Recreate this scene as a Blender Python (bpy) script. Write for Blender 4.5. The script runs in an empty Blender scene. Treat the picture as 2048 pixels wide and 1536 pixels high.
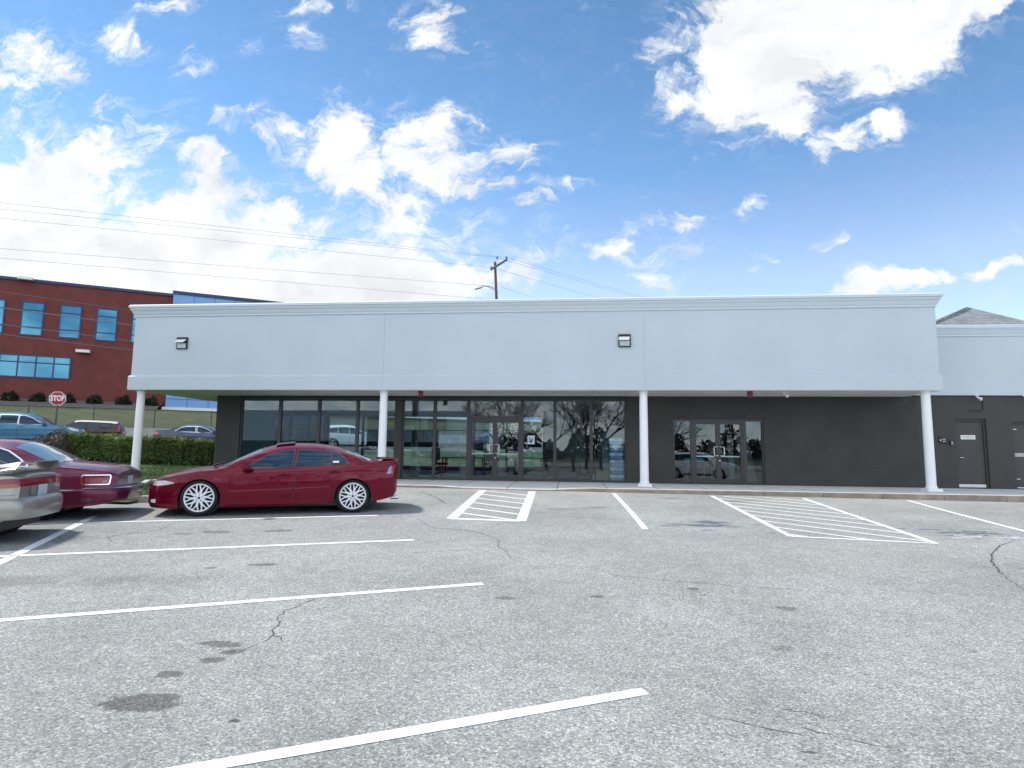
import bpy, bmesh, math, random
import numpy as np
from mathutils import Vector, Matrix
random.seed(7); rng=np.random.default_rng(7)
R=math.radians
scn=bpy.context.scene
COL=scn.collection
# ------------------------------------------------------------------ camera model
CF=1193.17; CP,CR,CY=R(6.298),R(.634),R(-5.936); CH=1.163
cy_,sy_=math.cos(CY),math.sin(CY); cp_,sp_=math.cos(CP),math.sin(CP); cr_,sr_=math.cos(CR),math.sin(CR)
FWD=Vector((sy_*cp_,cy_*cp_,sp_)); rt=Vector((cy_,-sy_,0)); up=rt.cross(FWD)
RIGHT=cr_*rt+sr_*up; UP=-sr_*rt+cr_*up
CAM=Vector((0,0,CH))
def ray(u,v): return FWD+RIGHT*((u-1024)/CF)-UP*((v-768)/CF)
def on_plane(u,v,n,c):
    d=ray(u,v); n=Vector(n); return CAM+d*((c-n.dot(CAM))/n.dot(d))
def at_depth(u,v,t): return CAM+ray(u,v)*t
def lot_z(x,y): return -.5865-.006*x+.034*y
cd=bpy.data.cameras.new('camera'); cam=bpy.data.objects.new('camera',cd); COL.objects.link(cam)
cd.sensor_fit='HORIZONTAL'; cd.sensor_width=36; cd.lens=36*CF/2048; cd.clip_start=.05; cd.clip_end=3000
cam.matrix_world=Matrix.Translation(CAM)@Matrix((RIGHT,UP,-FWD)).transposed().to_4x4()
scn.camera=cam
scn.view_settings.view_transform='Standard'; scn.view_settings.look='None'; scn.view_settings.exposure=0.66; scn.view_settings.gamma=1
# ------------------------------------------------------------------ materials
MATS={}
def nodes(m):
    m.use_nodes=True; nt=m.node_tree; nt.nodes.clear(); return nt
def N(nt,t,**kw):
    n=nt.nodes.new(t)
    for k,v in kw.items():
        if k=='i':
            for a,b in v.items(): n.inputs[a].default_value=b
        else: setattr(n,k,v)
    return n
def L(nt,a,b): nt.links.new(a,b)
def mat(name,col,rough=.6,metal=0,var=.12,vscale=6,bump=0,bscale=60,coat=0,spec=.5,coatr=.04,det=4):
    if name in MATS: return MATS[name]
    m=bpy.data.materials.new(name); nt=nodes(m)
    o=N(nt,'ShaderNodeOutputMaterial'); p=N(nt,'ShaderNodeBsdfPrincipled'); L(nt,p.outputs[0],o.inputs[0])
    p.inputs['Roughness'].default_value=rough; p.inputs['Metallic'].default_value=metal
    p.inputs['Coat Weight'].default_value=coat; p.inputs['Coat IOR'].default_value=1.38; p.inputs['Coat Roughness'].default_value=coatr
    p.inputs['Specular IOR Level'].default_value=spec
    c=(*col,1)
    if var>0:
        tc=N(nt,'ShaderNodeTexCoord'); nz=N(nt,'ShaderNodeTexNoise',i={'Scale':vscale,'Detail':det})
        L(nt,tc.outputs['Object'],nz.inputs['Vector'])
        mr=N(nt,'ShaderNodeMapRange',i={1:.3,2:.7,3:1-var,4:1+var}); L(nt,nz.outputs[0],mr.inputs[0])
        mx=N(nt,'ShaderNodeVectorMath',operation='SCALE'); mx.inputs[0].default_value=col; L(nt,mr.outputs[0],mx.inputs['Scale'])
        L(nt,mx.outputs[0],p.inputs['Base Color'])
    else: p.inputs['Base Color'].default_value=c
    if bump>0:
        tc=N(nt,'ShaderNodeTexCoord'); nz=N(nt,'ShaderNodeTexNoise',i={'Scale':bscale,'Detail':3})
        L(nt,tc.outputs['Object'],nz.inputs['Vector'])
        b=N(nt,'ShaderNodeBump',i={'Strength':bump,'Distance':.02}); L(nt,nz.outputs[0],b.inputs['Height']); L(nt,b.outputs[0],p.inputs['Normal'])
    MATS[name]=m; return m
def glass_mat(name,tint,refl=.1,gl=(1,1,1)):
    if name in MATS: return MATS[name]
    m=bpy.data.materials.new(name); nt=nodes(m)
    o=N(nt,'ShaderNodeOutputMaterial'); t=N(nt,'ShaderNodeBsdfTransparent',i={0:(*tint,1)}); g=N(nt,'ShaderNodeBsdfGlossy',i={0:(*gl,1),'Roughness':0})
    lw=N(nt,'ShaderNodeFresnel',i={'IOR':1.5}); ma=N(nt,'ShaderNodeMath',operation='MULTIPLY_ADD',i={1:1.0,2:refl}); ma.use_clamp=True
    mx=N(nt,'ShaderNodeMixShader'); L(nt,lw.outputs[0],ma.inputs[0]); L(nt,ma.outputs[0],mx.inputs[0]); L(nt,t.outputs[0],mx.inputs[1]); L(nt,g.outputs[0],mx.inputs[2]); L(nt,mx.outputs[0],o.inputs[0])
    # gentle waviness of float glass
    tc=N(nt,'ShaderNodeTexCoord'); nz=N(nt,'ShaderNodeTexNoise',i={'Scale':1.6,'Detail':1}); L(nt,tc.outputs['Object'],nz.inputs['Vector'])
    b=N(nt,'ShaderNodeBump',i={'Strength':.008,'Distance':.02}); L(nt,nz.outputs[0],b.inputs['Height']); L(nt,b.outputs[0],g.inputs['Normal'])
    MATS[name]=m; return m
def asphalt_mat():
    m=bpy.data.materials.new('asphalt'); nt=nodes(m)
    o=N(nt,'ShaderNodeOutputMaterial'); p=N(nt,'ShaderNodeBsdfPrincipled',i={'Roughness':.85,'Specular IOR Level':.35}); L(nt,p.outputs[0],o.inputs[0])
    tc=N(nt,'ShaderNodeTexCoord'); P=tc.outputs['Object']
    # aggregate stones
    vo=N(nt,'ShaderNodeTexVoronoi',i={'Scale':92,'Randomness':1}); 
    nzw=N(nt,'ShaderNodeTexNoise',i={'Scale':45,'Detail':2}); L(nt,P,nzw.inputs['Vector'])
    wv=N(nt,'ShaderNodeVectorMath',operation='MULTIPLY_ADD'); wv.inputs[1].default_value=(.02,.02,.02); L(nt,nzw.outputs['Color'],wv.inputs[0]); L(nt,P,wv.inputs[2])
    L(nt,wv.outputs[0],vo.inputs['Vector'])
    sep=N(nt,'ShaderNodeSeparateColor'); L(nt,vo.outputs['Color'],sep.inputs[0])
    r=N(nt,'ShaderNodeValToRGB'); L(nt,sep.outputs[0],r.inputs[0])
    e=r.color_ramp.elements; e[0].position=0; e[0].color=(.165,.175,.170,1); e[1].position=1; e[1].color=(.62,.62,.575,1)
    x=e.new(.3); x.color=(.285,.293,.277,1); x=e.new(.75); x.color=(.375,.378,.355,1)
    # patches
    n1=N(nt,'ShaderNodeTexNoise',i={'Scale':.45,'Detail':6,'Roughness':.6}); L(nt,P,n1.inputs['Vector'])
    m1=N(nt,'ShaderNodeMapRange',i={1:.3,2:.7,3:.70,4:.98}); L(nt,n1.outputs[0],m1.inputs[0])
    n2=N(nt,'ShaderNodeTexNoise',i={'Scale':5,'Detail':5,'Roughness':.7}); L(nt,P,n2.inputs['Vector'])
    m2=N(nt,'ShaderNodeMapRange',i={1:.3,2:.7,3:.87,4:1.11}); L(nt,n2.outputs[0],m2.inputs[0])
    mm=N(nt,'ShaderNodeMath',operation='MULTIPLY'); L(nt,m1.outputs[0],mm.inputs[0]); L(nt,m2.outputs[0],mm.inputs[1])
    # stains that belong to the surface (oil drips)
    fac=None
    nst=N(nt,'ShaderNodeTexNoise',i={'Scale':9,'Detail':5,'Roughness':.65}); L(nt,P,nst.inputs['Vector'])
    nsc=N(nt,'ShaderNodeMath',operation='MULTIPLY_ADD',i={1:1.6,2:-.8}); L(nt,nst.outputs[0],nsc.inputs[0])
    for (sx,sy,a,b,st) in STAINS:
        mp=N(nt,'ShaderNodeMapping',vector_type='TEXTURE'); mp.inputs['Location'].default_value=(sx,sy,lot_z(sx,sy)); mp.inputs['Scale'].default_value=(a,b,1); mp.inputs['Rotation'].default_value=(0,0,random.uniform(-.1,.7))
        L(nt,P,mp.inputs['Vector'])
        ln=N(nt,'ShaderNodeVectorMath',operation='LENGTH'); L(nt,mp.outputs[0],ln.inputs[0])
        ad=N(nt,'ShaderNodeMath',operation='ADD'); L(nt,ln.outputs['Value'],ad.inputs[0]); L(nt,nsc.outputs[0],ad.inputs[1])
        soft=.12 if st>.35 else .5
        mr=N(nt,'ShaderNodeMapRange',i={1:1+soft,2:1-soft,3:0,4:st}); mr.interpolation_type='SMOOTHSTEP'; L(nt,ad.outputs[0],mr.inputs[0])
        if fac is None: fac=mr.outputs[0]
        else:
            mxm=N(nt,'ShaderNodeMath',operation='MAXIMUM'); L(nt,fac,mxm.inputs[0]); L(nt,mr.outputs[0],mxm.inputs[1]); fac=mxm.outputs[0]
    v2=N(nt,'ShaderNodeTexVoronoi',i={'Scale':1.15,'Randomness':1}); L(nt,P,v2.inputs['Vector'])
    s2=N(nt,'ShaderNodeSeparateColor'); L(nt,v2.outputs['Color'],s2.inputs[0]); r2=N(nt,'ShaderNodeMapRange',i={1:0,2:1,3:.004,4:.05}); L(nt,s2.outputs[1],r2.inputs[0])
    l2=N(nt,'ShaderNodeMath',operation='LESS_THAN'); L(nt,v2.outputs['Distance'],l2.inputs[0]); L(nt,r2.outputs[0],l2.inputs[1])
    s3=N(nt,'ShaderNodeMath',operation='MULTIPLY',i={1:.45}); L(nt,l2.outputs[0],s3.inputs[0]); s4=N(nt,'ShaderNodeMath',operation='MULTIPLY'); L(nt,s3.outputs[0],s4.inputs[0]); L(nt,s2.outputs[2],s4.inputs[1])
    mxm=N(nt,'ShaderNodeMath',operation='MAXIMUM'); L(nt,fac,mxm.inputs[0]); L(nt,s4.outputs[0],mxm.inputs[1]); fac=mxm.outputs[0]
    inv=N(nt,'ShaderNodeMath',operation='SUBTRACT',i={0:1}); L(nt,fac,inv.inputs[1])
    mm2=N(nt,'ShaderNodeMath',operation='MULTIPLY'); L(nt,mm.outputs[0],mm2.inputs[0]); L(nt,inv.outputs[0],mm2.inputs[1])
    sc=N(nt,'ShaderNodeVectorMath',operation='SCALE'); L(nt,r.outputs[0],sc.inputs[0]); L(nt,mm2.outputs[0],sc.inputs['Scale'])
    L(nt,sc.outputs[0],p.inputs['Base Color'])
    b=N(nt,'ShaderNodeBump',i={'Strength':.55,'Distance':.006}); L(nt,vo.outputs['Distance'],b.inputs['Height']); L(nt,b.outputs[0],p.inputs['Normal'])
    return m
STAINS=[(-2.70,3.70,.24,.12,.55),(-2.83,4.12,.09,.06,.5),(-2.68,4.40,.09,.06,.5),(-2.80,4.72,.17,.07,.5),(-2.62,4.58,.10,.05,.5),(-3.9,7.38,.19,.07,.5),(-4.43,7.11,.09,.06,.45),(-4.9,9.75,.25,.12,.42),(-5.83,9.45,.26,.13,.42),(-6.28,9.2,.2,.1,.3),(-.71,6.36,.1,.06,.4),(.24,6.56,.07,.05,.5),(1.33,7.03,.07,.06,.5),(1.38,6.8,.05,.03,.4),(2.12,6.42,.1,.07,.42),(1.68,5.26,.09,.06,.3),(-5.0,6.42,.5,.2,.22),(-4.4,6.5,.4,.18,.2),(.48,13.9,.34,.2,.3),(-.1,13.5,.5,.22,.22),(2.34,11.85,.5,.3,.14),(2.52,16.2,.34,.2,.3),(4.25,16.0,.5,.2,.3),(-6.2,6.2,.45,.25,.25),(-2.0,3.55,.03,.02,.7),(1.29,3.63,.06,.015,.55),(-8.0,8.4,.9,.35,.3)]
def line_paint():
    m=bpy.data.materials.new('line_paint'); nt=nodes(m)
    o=N(nt,'ShaderNodeOutputMaterial'); p=N(nt,'ShaderNodeBsdfPrincipled',i={'Roughness':.75}); L(nt,p.outputs[0],o.inputs[0])
    tc=N(nt,'ShaderNodeTexCoord'); P=tc.outputs['Object']
    n=N(nt,'ShaderNodeTexNoise',i={'Scale':70,'Detail':4,'Roughness':.7}); L(nt,P,n.inputs['Vector'])
    n2=N(nt,'ShaderNodeTexNoise',i={'Scale':2.2,'Detail':3}); L(nt,P,n2.inputs['Vector'])
    a=N(nt,'ShaderNodeMath',operation='MULTIPLY_ADD',i={1:.35,2:0}); L(nt,n2.outputs[0],a.inputs[0])
    a2=N(nt,'ShaderNodeMath',operation='ADD'); L(nt,n.outputs[0],a2.inputs[0]); L(nt,a.outputs[0],a2.inputs[1])
    r=N(nt,'ShaderNodeValToRGB'); L(nt,a2.outputs[0],r.inputs[0]); e=r.color_ramp.elements
    e[0].position=.44; e[0].color=(.3,.3,.3,1); e[1].position=.57; e[1].color=(.68,.69,.69,1); x=e.new(.85); x.color=(.80,.81,.81,1)
    L(nt,r.outputs[0],p.inputs['Base Color'])
    b=N(nt,'ShaderNodeBump',i={'Strength':.3,'Distance':.004}); L(nt,n.outputs[0],b.inputs['Height']); L(nt,b.outputs[0],p.inputs['Normal'])
    return m
def leaf_mat(name,c0,c1,c2,transl=.25):
    m=bpy.data.materials.new(name); nt=nodes(m)
    o=N(nt,'ShaderNodeOutputMaterial'); d=N(nt,'ShaderNodeBsdfPrincipled',i={'Roughness':.55,'Specular IOR Level':.3}); t=N(nt,'ShaderNodeBsdfTranslucent'); mx=N(nt,'ShaderNodeMixShader',i={0:transl})
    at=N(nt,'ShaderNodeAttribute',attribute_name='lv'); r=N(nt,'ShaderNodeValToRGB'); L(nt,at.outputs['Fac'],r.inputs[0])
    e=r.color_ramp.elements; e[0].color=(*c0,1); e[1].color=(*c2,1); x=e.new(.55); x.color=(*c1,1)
    L(nt,r.outputs[0],d.inputs['Base Color']); L(nt,r.outputs[0],t.inputs[0]); L(nt,d.outputs[0],mx.inputs[1]); L(nt,t.outputs[0],mx.inputs[2]); L(nt,mx.outputs[0],o.inputs[0])
    return m
def brick_mat(name,c1,c2,mortar,scale,bw=.5,rh=.25,ms=.02,axis='XZ',bump=.4):
    m=bpy.data.materials.new(name); nt=nodes(m)
    o=N(nt,'ShaderNodeOutputMaterial'); p=N(nt,'ShaderNodeBsdfPrincipled',i={'Roughness':.85}); L(nt,p.outputs[0],o.inputs[0])
    tc=N(nt,'ShaderNodeTexCoord'); s=N(nt,'ShaderNodeSeparateXYZ'); L(nt,tc.outputs['Object'],s.inputs[0]); c=N(nt,'ShaderNodeCombineXYZ')
    ad=N(nt,'ShaderNodeMath',operation='ADD'); L(nt,s.outputs[0],ad.inputs[0]); L(nt,s.outputs[1],ad.inputs[1])
    L(nt,ad.outputs[0],c.inputs[0]); L(nt,s.outputs[2],c.inputs[1])
    b=N(nt,'ShaderNodeTexBrick',i={'Color1':(*c1,1),'Color2':(*c2,1),'Mortar':(*mortar,1),'Scale':scale,'Mortar Size':ms,'Brick Width':bw,'Row Height':rh}); L(nt,c.outputs[0],b.inputs['Vector'])
    n=N(nt,'ShaderNodeTexNoise',i={'Scale':1.2,'Detail':6}); L(nt,tc.outputs['Object'],n.inputs['Vector']); mr=N(nt,'ShaderNodeMapRange',i={1:.3,2:.7,3:.85,4:1.15}); L(nt,n.outputs[0],mr.inputs[0])
    sc=N(nt,'ShaderNodeVectorMath',operation='SCALE'); L(nt,b.outputs[0],sc.inputs[0]); L(nt,mr.outputs[0],sc.inputs['Scale']); L(nt,sc.outputs[0],p.inputs['Base Color'])
    bp=N(nt,'ShaderNodeBump',i={'Strength':bump,'Distance':.01}); bp.invert=True; L(nt,b.outputs['Fac'],bp.inputs['Height']); L(nt,bp.outputs[0],p.inputs['Normal'])
    return m
def walk_mat():
    m=bpy.data.materials.new('walk_concrete'); nt=nodes(m)
    o=N(nt,'ShaderNodeOutputMaterial'); p=N(nt,'ShaderNodeBsdfPrincipled',i={'Roughness':.85}); L(nt,p.outputs[0],o.inputs[0])
    tc=N(nt,'ShaderNodeTexCoord'); P=tc.outputs['Object']; s=N(nt,'ShaderNodeSeparateXYZ'); L(nt,P,s.inputs[0])
    a=N(nt,'ShaderNodeMath',operation='ADD',i={1:100.55}); L(nt,s.outputs[0],a.inputs[0])
    md=N(nt,'ShaderNodeMath',operation='MODULO',i={1:1.45}); L(nt,a.outputs[0],md.inputs[0])
    lt=N(nt,'ShaderNodeMath',operation='LESS_THAN',i={1:.022}); L(nt,md.outputs[0],lt.inputs[0])
    n=N(nt,'ShaderNodeTexNoise',i={'Scale':1.8,'Detail':7,'Roughness':.65}); L(nt,P,n.inputs['Vector'])
    r=N(nt,'ShaderNodeValToRGB'); L(nt,n.outputs[0],r.inputs[0]); e=r.color_ramp.elements; e[0].position=.3; e[0].color=(.58,.585,.565,1); e[1].position=.7; e[1].color=(.72,.725,.70,1)
    mx=N(nt,'ShaderNodeMix',data_type='RGBA'); L(nt,lt.outputs[0],mx.inputs[0]); L(nt,r.outputs[0],mx.inputs[6]); mx.inputs[7].default_value=(.05,.05,.055,1)
    L(nt,mx.outputs[2],p.inputs['Base Color'])
    n3=N(nt,'ShaderNodeTexNoise',i={'Scale':120,'Detail':2}); L(nt,P,n3.inputs['Vector']); b=N(nt,'ShaderNodeBump',i={'Strength':.2,'Distance':.004}); L(nt,n3.outputs[0],b.inputs['Height']); L(nt,b.outputs[0],p.inputs['Normal'])
    return m
def shingle_mat():
    return brick_mat('shingle',(.17,.19,.205),(.27,.29,.30),(.10,.11,.12),3.2,.55,.35,.03)
M=dict(
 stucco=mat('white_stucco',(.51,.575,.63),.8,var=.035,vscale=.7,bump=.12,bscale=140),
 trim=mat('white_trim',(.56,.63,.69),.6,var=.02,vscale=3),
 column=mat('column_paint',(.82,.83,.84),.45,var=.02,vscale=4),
 soffit=mat('soffit_panel',(.76,.75,.72),.7,var=.08,vscale=1.5),
 darkbrick=brick_mat('painted_brick',(.050,.048,.045),(.055,.053,.049),(.041,.040,.038),4.0,.8,.27,.018,bump=.35),
 darkwall=mat('dark_wall_paint',(.050,.049,.046),.75,var=.08,vscale=3,bump=.15,bscale=90),
 bronze=mat('bronze_frame',(.055,.056,.06),.42,metal=.4,var=.05),
 black=mat('black_plastic',(.012,.012,.014),.45,var=0),
 rubber=mat('tyre_rubber',(.016,.016,.018),.8,var=.15,vscale=12),
 chrome=mat('chrome',(.75,.77,.8),.12,metal=1,var=0),
 steel=mat('brushed_steel',(.7,.71,.72),.3,metal=.9,var=.05),
 kerb=mat('kerb_stone',(.29,.235,.19),.9,var=.3,vscale=2.2,bump=.4,bscale=40,det=7),
 kerbl=mat('pale_kerb',(.42,.39,.34),.9,var=.2,vscale=3,bump=.3),
 glass=glass_mat('window_glass',(.84,.91,.92),.018),
 carpet=mat('interior_floor',(.24,.27,.27),.6,var=.2,vscale=2),
 ceiling=mat('ceiling_tile',(.6,.62,.62),.8,var=.05),
 teal=mat('teal_wall',(.46,.70,.74),.7,var=.06,vscale=1),
 paleblue=mat('pale_blue_panel',(.42,.62,.66),.6,var=.04),
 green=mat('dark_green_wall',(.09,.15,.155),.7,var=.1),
 red_paint=mat('red_box_paint',(.14,.006,.012),.4,var=.05),
 sign_red=mat('sign_red',(.45,.012,.025),.4,var=.08,vscale=5),
 sign_white=mat('sign_white',(.8,.8,.8),.45,var=.02),
 post=mat('green_post',(.05,.075,.065),.6,var=.1),
 wood=mat('pole_wood',(.16,.085,.06),.85,var=.25,vscale=4,bump=.3),
 brick=brick_mat('red_brick',(.155,.034,.030),(.175,.040,.034),(.16,.055,.046),3.0,.62,.22,.012,bump=.2),
 bluemetal=mat('blue_metal_panel',(.19,.36,.66),.4,metal=.1,var=.05,vscale=.5),
 navy=mat('navy_frame',(.02,.035,.12),.45,var=.05),
 bluepane=mat('blue_mirror_pane',(.07,.22,.31),.03,metal=.75,var=.1,vscale=.6),
 grass=mat('lawn_soil',(.045,.085,.025),.95,var=.35,vscale=3,bump=.5,bscale=30),
 bank=mat('bank_grass',(.050,.064,.022),.95,var=.3,vscale=.9,bump=.6,bscale=18,det=8),
 gravel=mat('gravel_bed',(.17,.145,.13),.95,var=.35,vscale=9,bump=.6,bscale=12,det=8),
 street=mat('street_asphalt',(.12,.12,.125),.9,var=.15,vscale=2),
 block=mat('concrete_block',(.40,.40,.36),.9,var=.22,vscale=1.6,bump=.6,bscale=9,det=8),
 cardboard=mat('cardboard',(.28,.24,.15),.8,var=.1),
 boxblue=mat('box_blue',(.03,.20,.52),.5,var=.06),
 boxwhite=mat('box_white',(.88,.90,.92),.5,var=.03),
 fridge=mat('fridge_white',(.50,.68,.76),.35,var=.03),
 oak=mat('oak_wood',(.32,.17,.07),.6,var=.2,vscale=5),
 shingle=shingle_mat(), walk=walk_mat(), asphalt=asphalt_mat(), line=line_paint(),
 crack=mat('crack_tar',(.07,.07,.07),.9,var=.2,vscale=8),
 lens=mat('lamp_lens',(.75,.77,.78),.1,var=.05,coat=.6),
 redlens=mat('red_lens',(.22,.008,.016),.12,var=.1,vscale=14,coat=.8),
 amber=mat('amber_lens',(.42,.10,.03),.15,var=.1,coat=.7),
 autoglass=mat('auto_glass',(.004,.030,.062),.04,var=0,coat=0,spec=.38),
 greyglass=mat('clear_auto_glass',(.05,.075,.09),.03,var=0,coat=1,spec=.9),
 platem=mat('plate_paint',(.55,.63,.66),.4,var=.08,vscale=30),
)
def paint(name,col,metal=.35,rough=.38):
    return mat(name,col,rough,metal=metal,var=.03,vscale=2,coat=.8,coatr=.02,spec=.3)
# ------------------------------------------------------------------ mesh builder
def setp(o,label=None,cat=None,group=None,kind=None):
    if label: o['label']=label
    if cat: o['category']=cat
    if group: o['group']=group
    if kind: o['kind']=kind
    return o
OFF={}
def empty(name,loc,label,cat,group=None,rz=0,kind=None):
    o=bpy.data.objects.new(name,None); COL.objects.link(o); o.location=loc; o.rotation_euler=(0,0,rz); o.empty_display_size=.2
    OFF[o]=Vector(loc); return setp(o,label,cat,group,kind)
class MB:
    def __init__(s): s.v=[]; s.f=[]; s.sm=[]
    def add(s,vs,fs,smooth=False):
        b=len(s.v); s.v+= [tuple(v) for v in vs]; s.f+=[tuple(i+b for i in f) for f in fs]; s.sm+=[smooth]*len(fs); return s
    def box(s,x0,x1,y0,y1,z0,z1):
        v=[(x,y,z) for z in(z0,z1) for y in(y0,y1) for x in(x0,x1)]
        return s.add(v,[(0,2,3,1),(4,5,7,6),(0,1,5,4),(2,6,7,3),(0,4,6,2),(1,3,7,5)])
    def bbox(s,x0,x1,y0,y1,z0,z1,b=.01):
        bm=bmesh.new(); bmesh.ops.create_cube(bm,size=1)
        for v in bm.verts: v.co=Vector(((x0+x1)/2+v.co.x*(x1-x0),(y0+y1)/2+v.co.y*(y1-y0),(z0+z1)/2+v.co.z*(z1-z0)))
        bmesh.ops.bevel(bm,geom=bm.edges[:],offset=b,segments=2,affect='EDGES')
        bm.verts.index_update(); s.add([v.co[:] for v in bm.verts],[[v.index for v in f.verts] for f in bm.faces]); bm.free(); return s
    def obox(s,p0,p1,w,h,upv=(0,0,1)):
        p0,p1=Vector(p0),Vector(p1); d=(p1-p0).normalized(); upv=Vector(upv)
        if abs(d.dot(upv))>.98: upv=Vector((1,0,0))
        a=d.cross(upv).normalized()*w/2; b=a.cross(d).normalized()*h/2
        v=[p+sa*a+sb*b for p in(p0,p1) for sa,sb in((-1,-1),(1,-1),(1,1),(-1,1))]
        return s.add(v,[(0,1,2,3),(7,6,5,4),(0,4,5,1),(1,5,6,2),(2,6,7,3),(3,7,4,0)])
    def tube(s,pts,r,n=8,smooth=True,caps=True):
        pts=[Vector(p) for p in pts]; rr=r if isinstance(r,(list,tuple)) else [r]*len(pts)
        vs=[];fs=[]
        for i,p in enumerate(pts):
            d=(pts[min(i+1,len(pts)-1)]-pts[max(i-1,0)]).normalized(); u=Vector((0,0,1)) if abs(d.z)<.95 else Vector((1,0,0))
            a=d.cross(u).normalized(); b=a.cross(d)
            for k in range(n): t=2*math.pi*k/n; vs.append(p+(a*math.cos(t)+b*math.sin(t))*rr[i])
        for i in range(len(pts)-1):
            for k in range(n): fs.append((i*n+k,i*n+(k+1)%n,(i+1)*n+(k+1)%n,(i+1)*n+k))
        s.add(vs,fs,smooth)
        if caps:
            b=len(s.v)-len(vs); s.f+= [tuple(b+k for k in range(n))[::-1],tuple(b+(len(pts)-1)*n+k for k in range(n))]; s.sm+=[False,False]
        return s
    def lathe(s,prof,c=(0,0,0),n=32,axis='Z',smooth=True):
        vs=[];fs=[];c=Vector(c)
        for r,h in prof:
            for k in range(n):
                t=2*math.pi*k/n; a,b=r*math.cos(t),r*math.sin(t)
                vs.append(c+(Vector((a,b,h)) if axis=='Z' else Vector((a,h,b)) if axis=='Y' else Vector((h,a,b))))
        for i in range(len(prof)-1):
            for k in range(n): fs.append((i*n+k,i*n+(k+1)%n,(i+1)*n+(k+1)%n,(i+1)*n+k))
        return s.add(vs,fs,smooth)
    def prism(s,poly,y0,y1):  # poly in (x,z)
        n=len(poly); v=[(x,y0,z) for x,z in poly]+[(x,y1,z) for x,z in poly]
        return s.add(v,[tuple(range(n)),tuple(range(2*n-1,n-1,-1))]+[(i,n+i,n+(i+1)%n,(i+1)%n) for i in range(n)])
    def xf(s,m):
        s.v=[tuple(m@Vector(v)) for v in s.v]; return s
    def build(s,name,m,parent=None,world=True,sharp=40,fix=True):
        me=bpy.data.meshes.new(name); off=OFF.get(parent,Vector((0,0,0))) if world else Vector((0,0,0))
        me.from_pydata([tuple(Vector(v)-off) for v in s.v],[],s.f)
        if fix:
            bm=bmesh.new(); bm.from_mesh(me); bmesh.ops.recalc_face_normals(bm,faces=bm.faces[:]); bm.to_mesh(me); bm.free()
        if any(s.sm):
            me.polygons.foreach_set('use_smooth',s.sm); me.set_sharp_from_angle(angle=R(sharp))
        ms=m if isinstance(m,list) else [m]
        for q in ms: me.materials.append(q)
        o=bpy.data.objects.new(name,me); COL.objects.link(o)
        if parent: o.parent=parent; OFF[o]=off
        return o
def thing(mb,name,m,label,cat,group=None,kind=None,origin=None,**k):
    if origin is not None:
        o0=Vector(origin); mb.v=[tuple(Vector(v)-o0) for v in mb.v]
    o=mb.build(name,m,None,world=False,**k)
    if origin is not None: o.location=origin
    return setp(o,label,cat,group,kind)
def text(name,body,size,loc,rot,m,parent=None,ext=.002,align='CENTER',sx=1,bold=0):
    c=bpy.data.curves.new(name,'FONT'); c.body=body; c.size=size; c.extrude=ext; c.align_x=align; c.align_y='CENTER'; c.offset=bold
    c.materials.append(m); o=bpy.data.objects.new(name,c); COL.objects.link(o)
    o.location=Vector(loc)-OFF.get(parent,Vector((0,0,0))) if parent else loc; o.rotation_euler=rot; o.scale=(sx,1,1)
    bpy.context.view_layer.update(); me=bpy.data.meshes.new_from_object(o.evaluated_get(bpy.context.evaluated_depsgraph_get())); me.name=name
    q=bpy.data.objects.new(name+'_',me); q.location=o.location; q.rotation_euler=o.rotation_euler; q.scale=o.scale; bpy.data.objects.remove(o); COL.objects.link(q); q.name=name
    me.materials.clear(); me.materials.append(m)
    if parent: q.parent=parent
    return q
def copy_tree(o,parent=None):
    c=o.copy(); COL.objects.link(c)
    if parent: c.parent=parent
    for ch in o.children: copy_tree(ch,c)
    return c
FACE=(R(90),0,0)   # text facing -Y
# ------------------------------------------------------------------ sky and light
SUN_EL,SUN_AZ=R(58),R(-76)           # azimuth measured from +Y towards +X
sv=Vector((math.sin(SUN_AZ)*math.cos(SUN_EL),math.cos(SUN_AZ)*math.cos(SUN_EL),math.sin(SUN_EL)))
sl=bpy.data.lights.new('sun','SUN'); sl.energy=2.9; sl.angle=R(5); sl.color=(1,.95,.88)
so=bpy.data.objects.new('sun',sl); COL.objects.link(so); so.rotation_euler=(-sv).to_track_quat('-Z','Y').to_euler(); so.location=(0,0,40)
w=bpy.data.worlds.new('World'); scn.world=w; w.use_nodes=True; nt=w.node_tree; nt.nodes.clear()
wo=N(nt,'ShaderNodeOutputWorld'); bg=N(nt,'ShaderNodeBackground',i={'Strength':.15}); L(nt,bg.outputs[0],wo.inputs[0])
sky=N(nt,'ShaderNodeTexSky',sky_type='NISHITA',sun_disc=False,sun_elevation=SUN_EL,sun_rotation=SUN_AZ,altitude=50,air_density=1.0,dust_density=.05,ozone_density=2.2)
tc=N(nt,'ShaderNodeTexCoord'); D=tc.outputs['Generated']
sp=N(nt,'ShaderNodeSeparateXYZ'); L(nt,D,sp.inputs[0])
ay=N(nt,'ShaderNodeMath',operation='ABSOLUTE'); L(nt,sp.outputs[1],ay.inputs[0]); mxy=N(nt,'ShaderNodeMath',operation='MAXIMUM',i={1:.02}); L(nt,ay.outputs[0],mxy.inputs[0])
dx=N(nt,'ShaderNodeMath',operation='DIVIDE'); dz=N(nt,'ShaderNodeMath',operation='DIVIDE')
L(nt,sp.outputs[0],dx.inputs[0]); L(nt,mxy.outputs[0],dx.inputs[1]); L(nt,sp.outputs[2],dz.inputs[0]); L(nt,mxy.outputs[0],dz.inputs[1])
cq=N(nt,'ShaderNodeCombineXYZ'); L(nt,dx.outputs[0],cq.inputs[0]); L(nt,dz.outputs[0],cq.inputs[1]); Q=cq.outputs[0]
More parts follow.
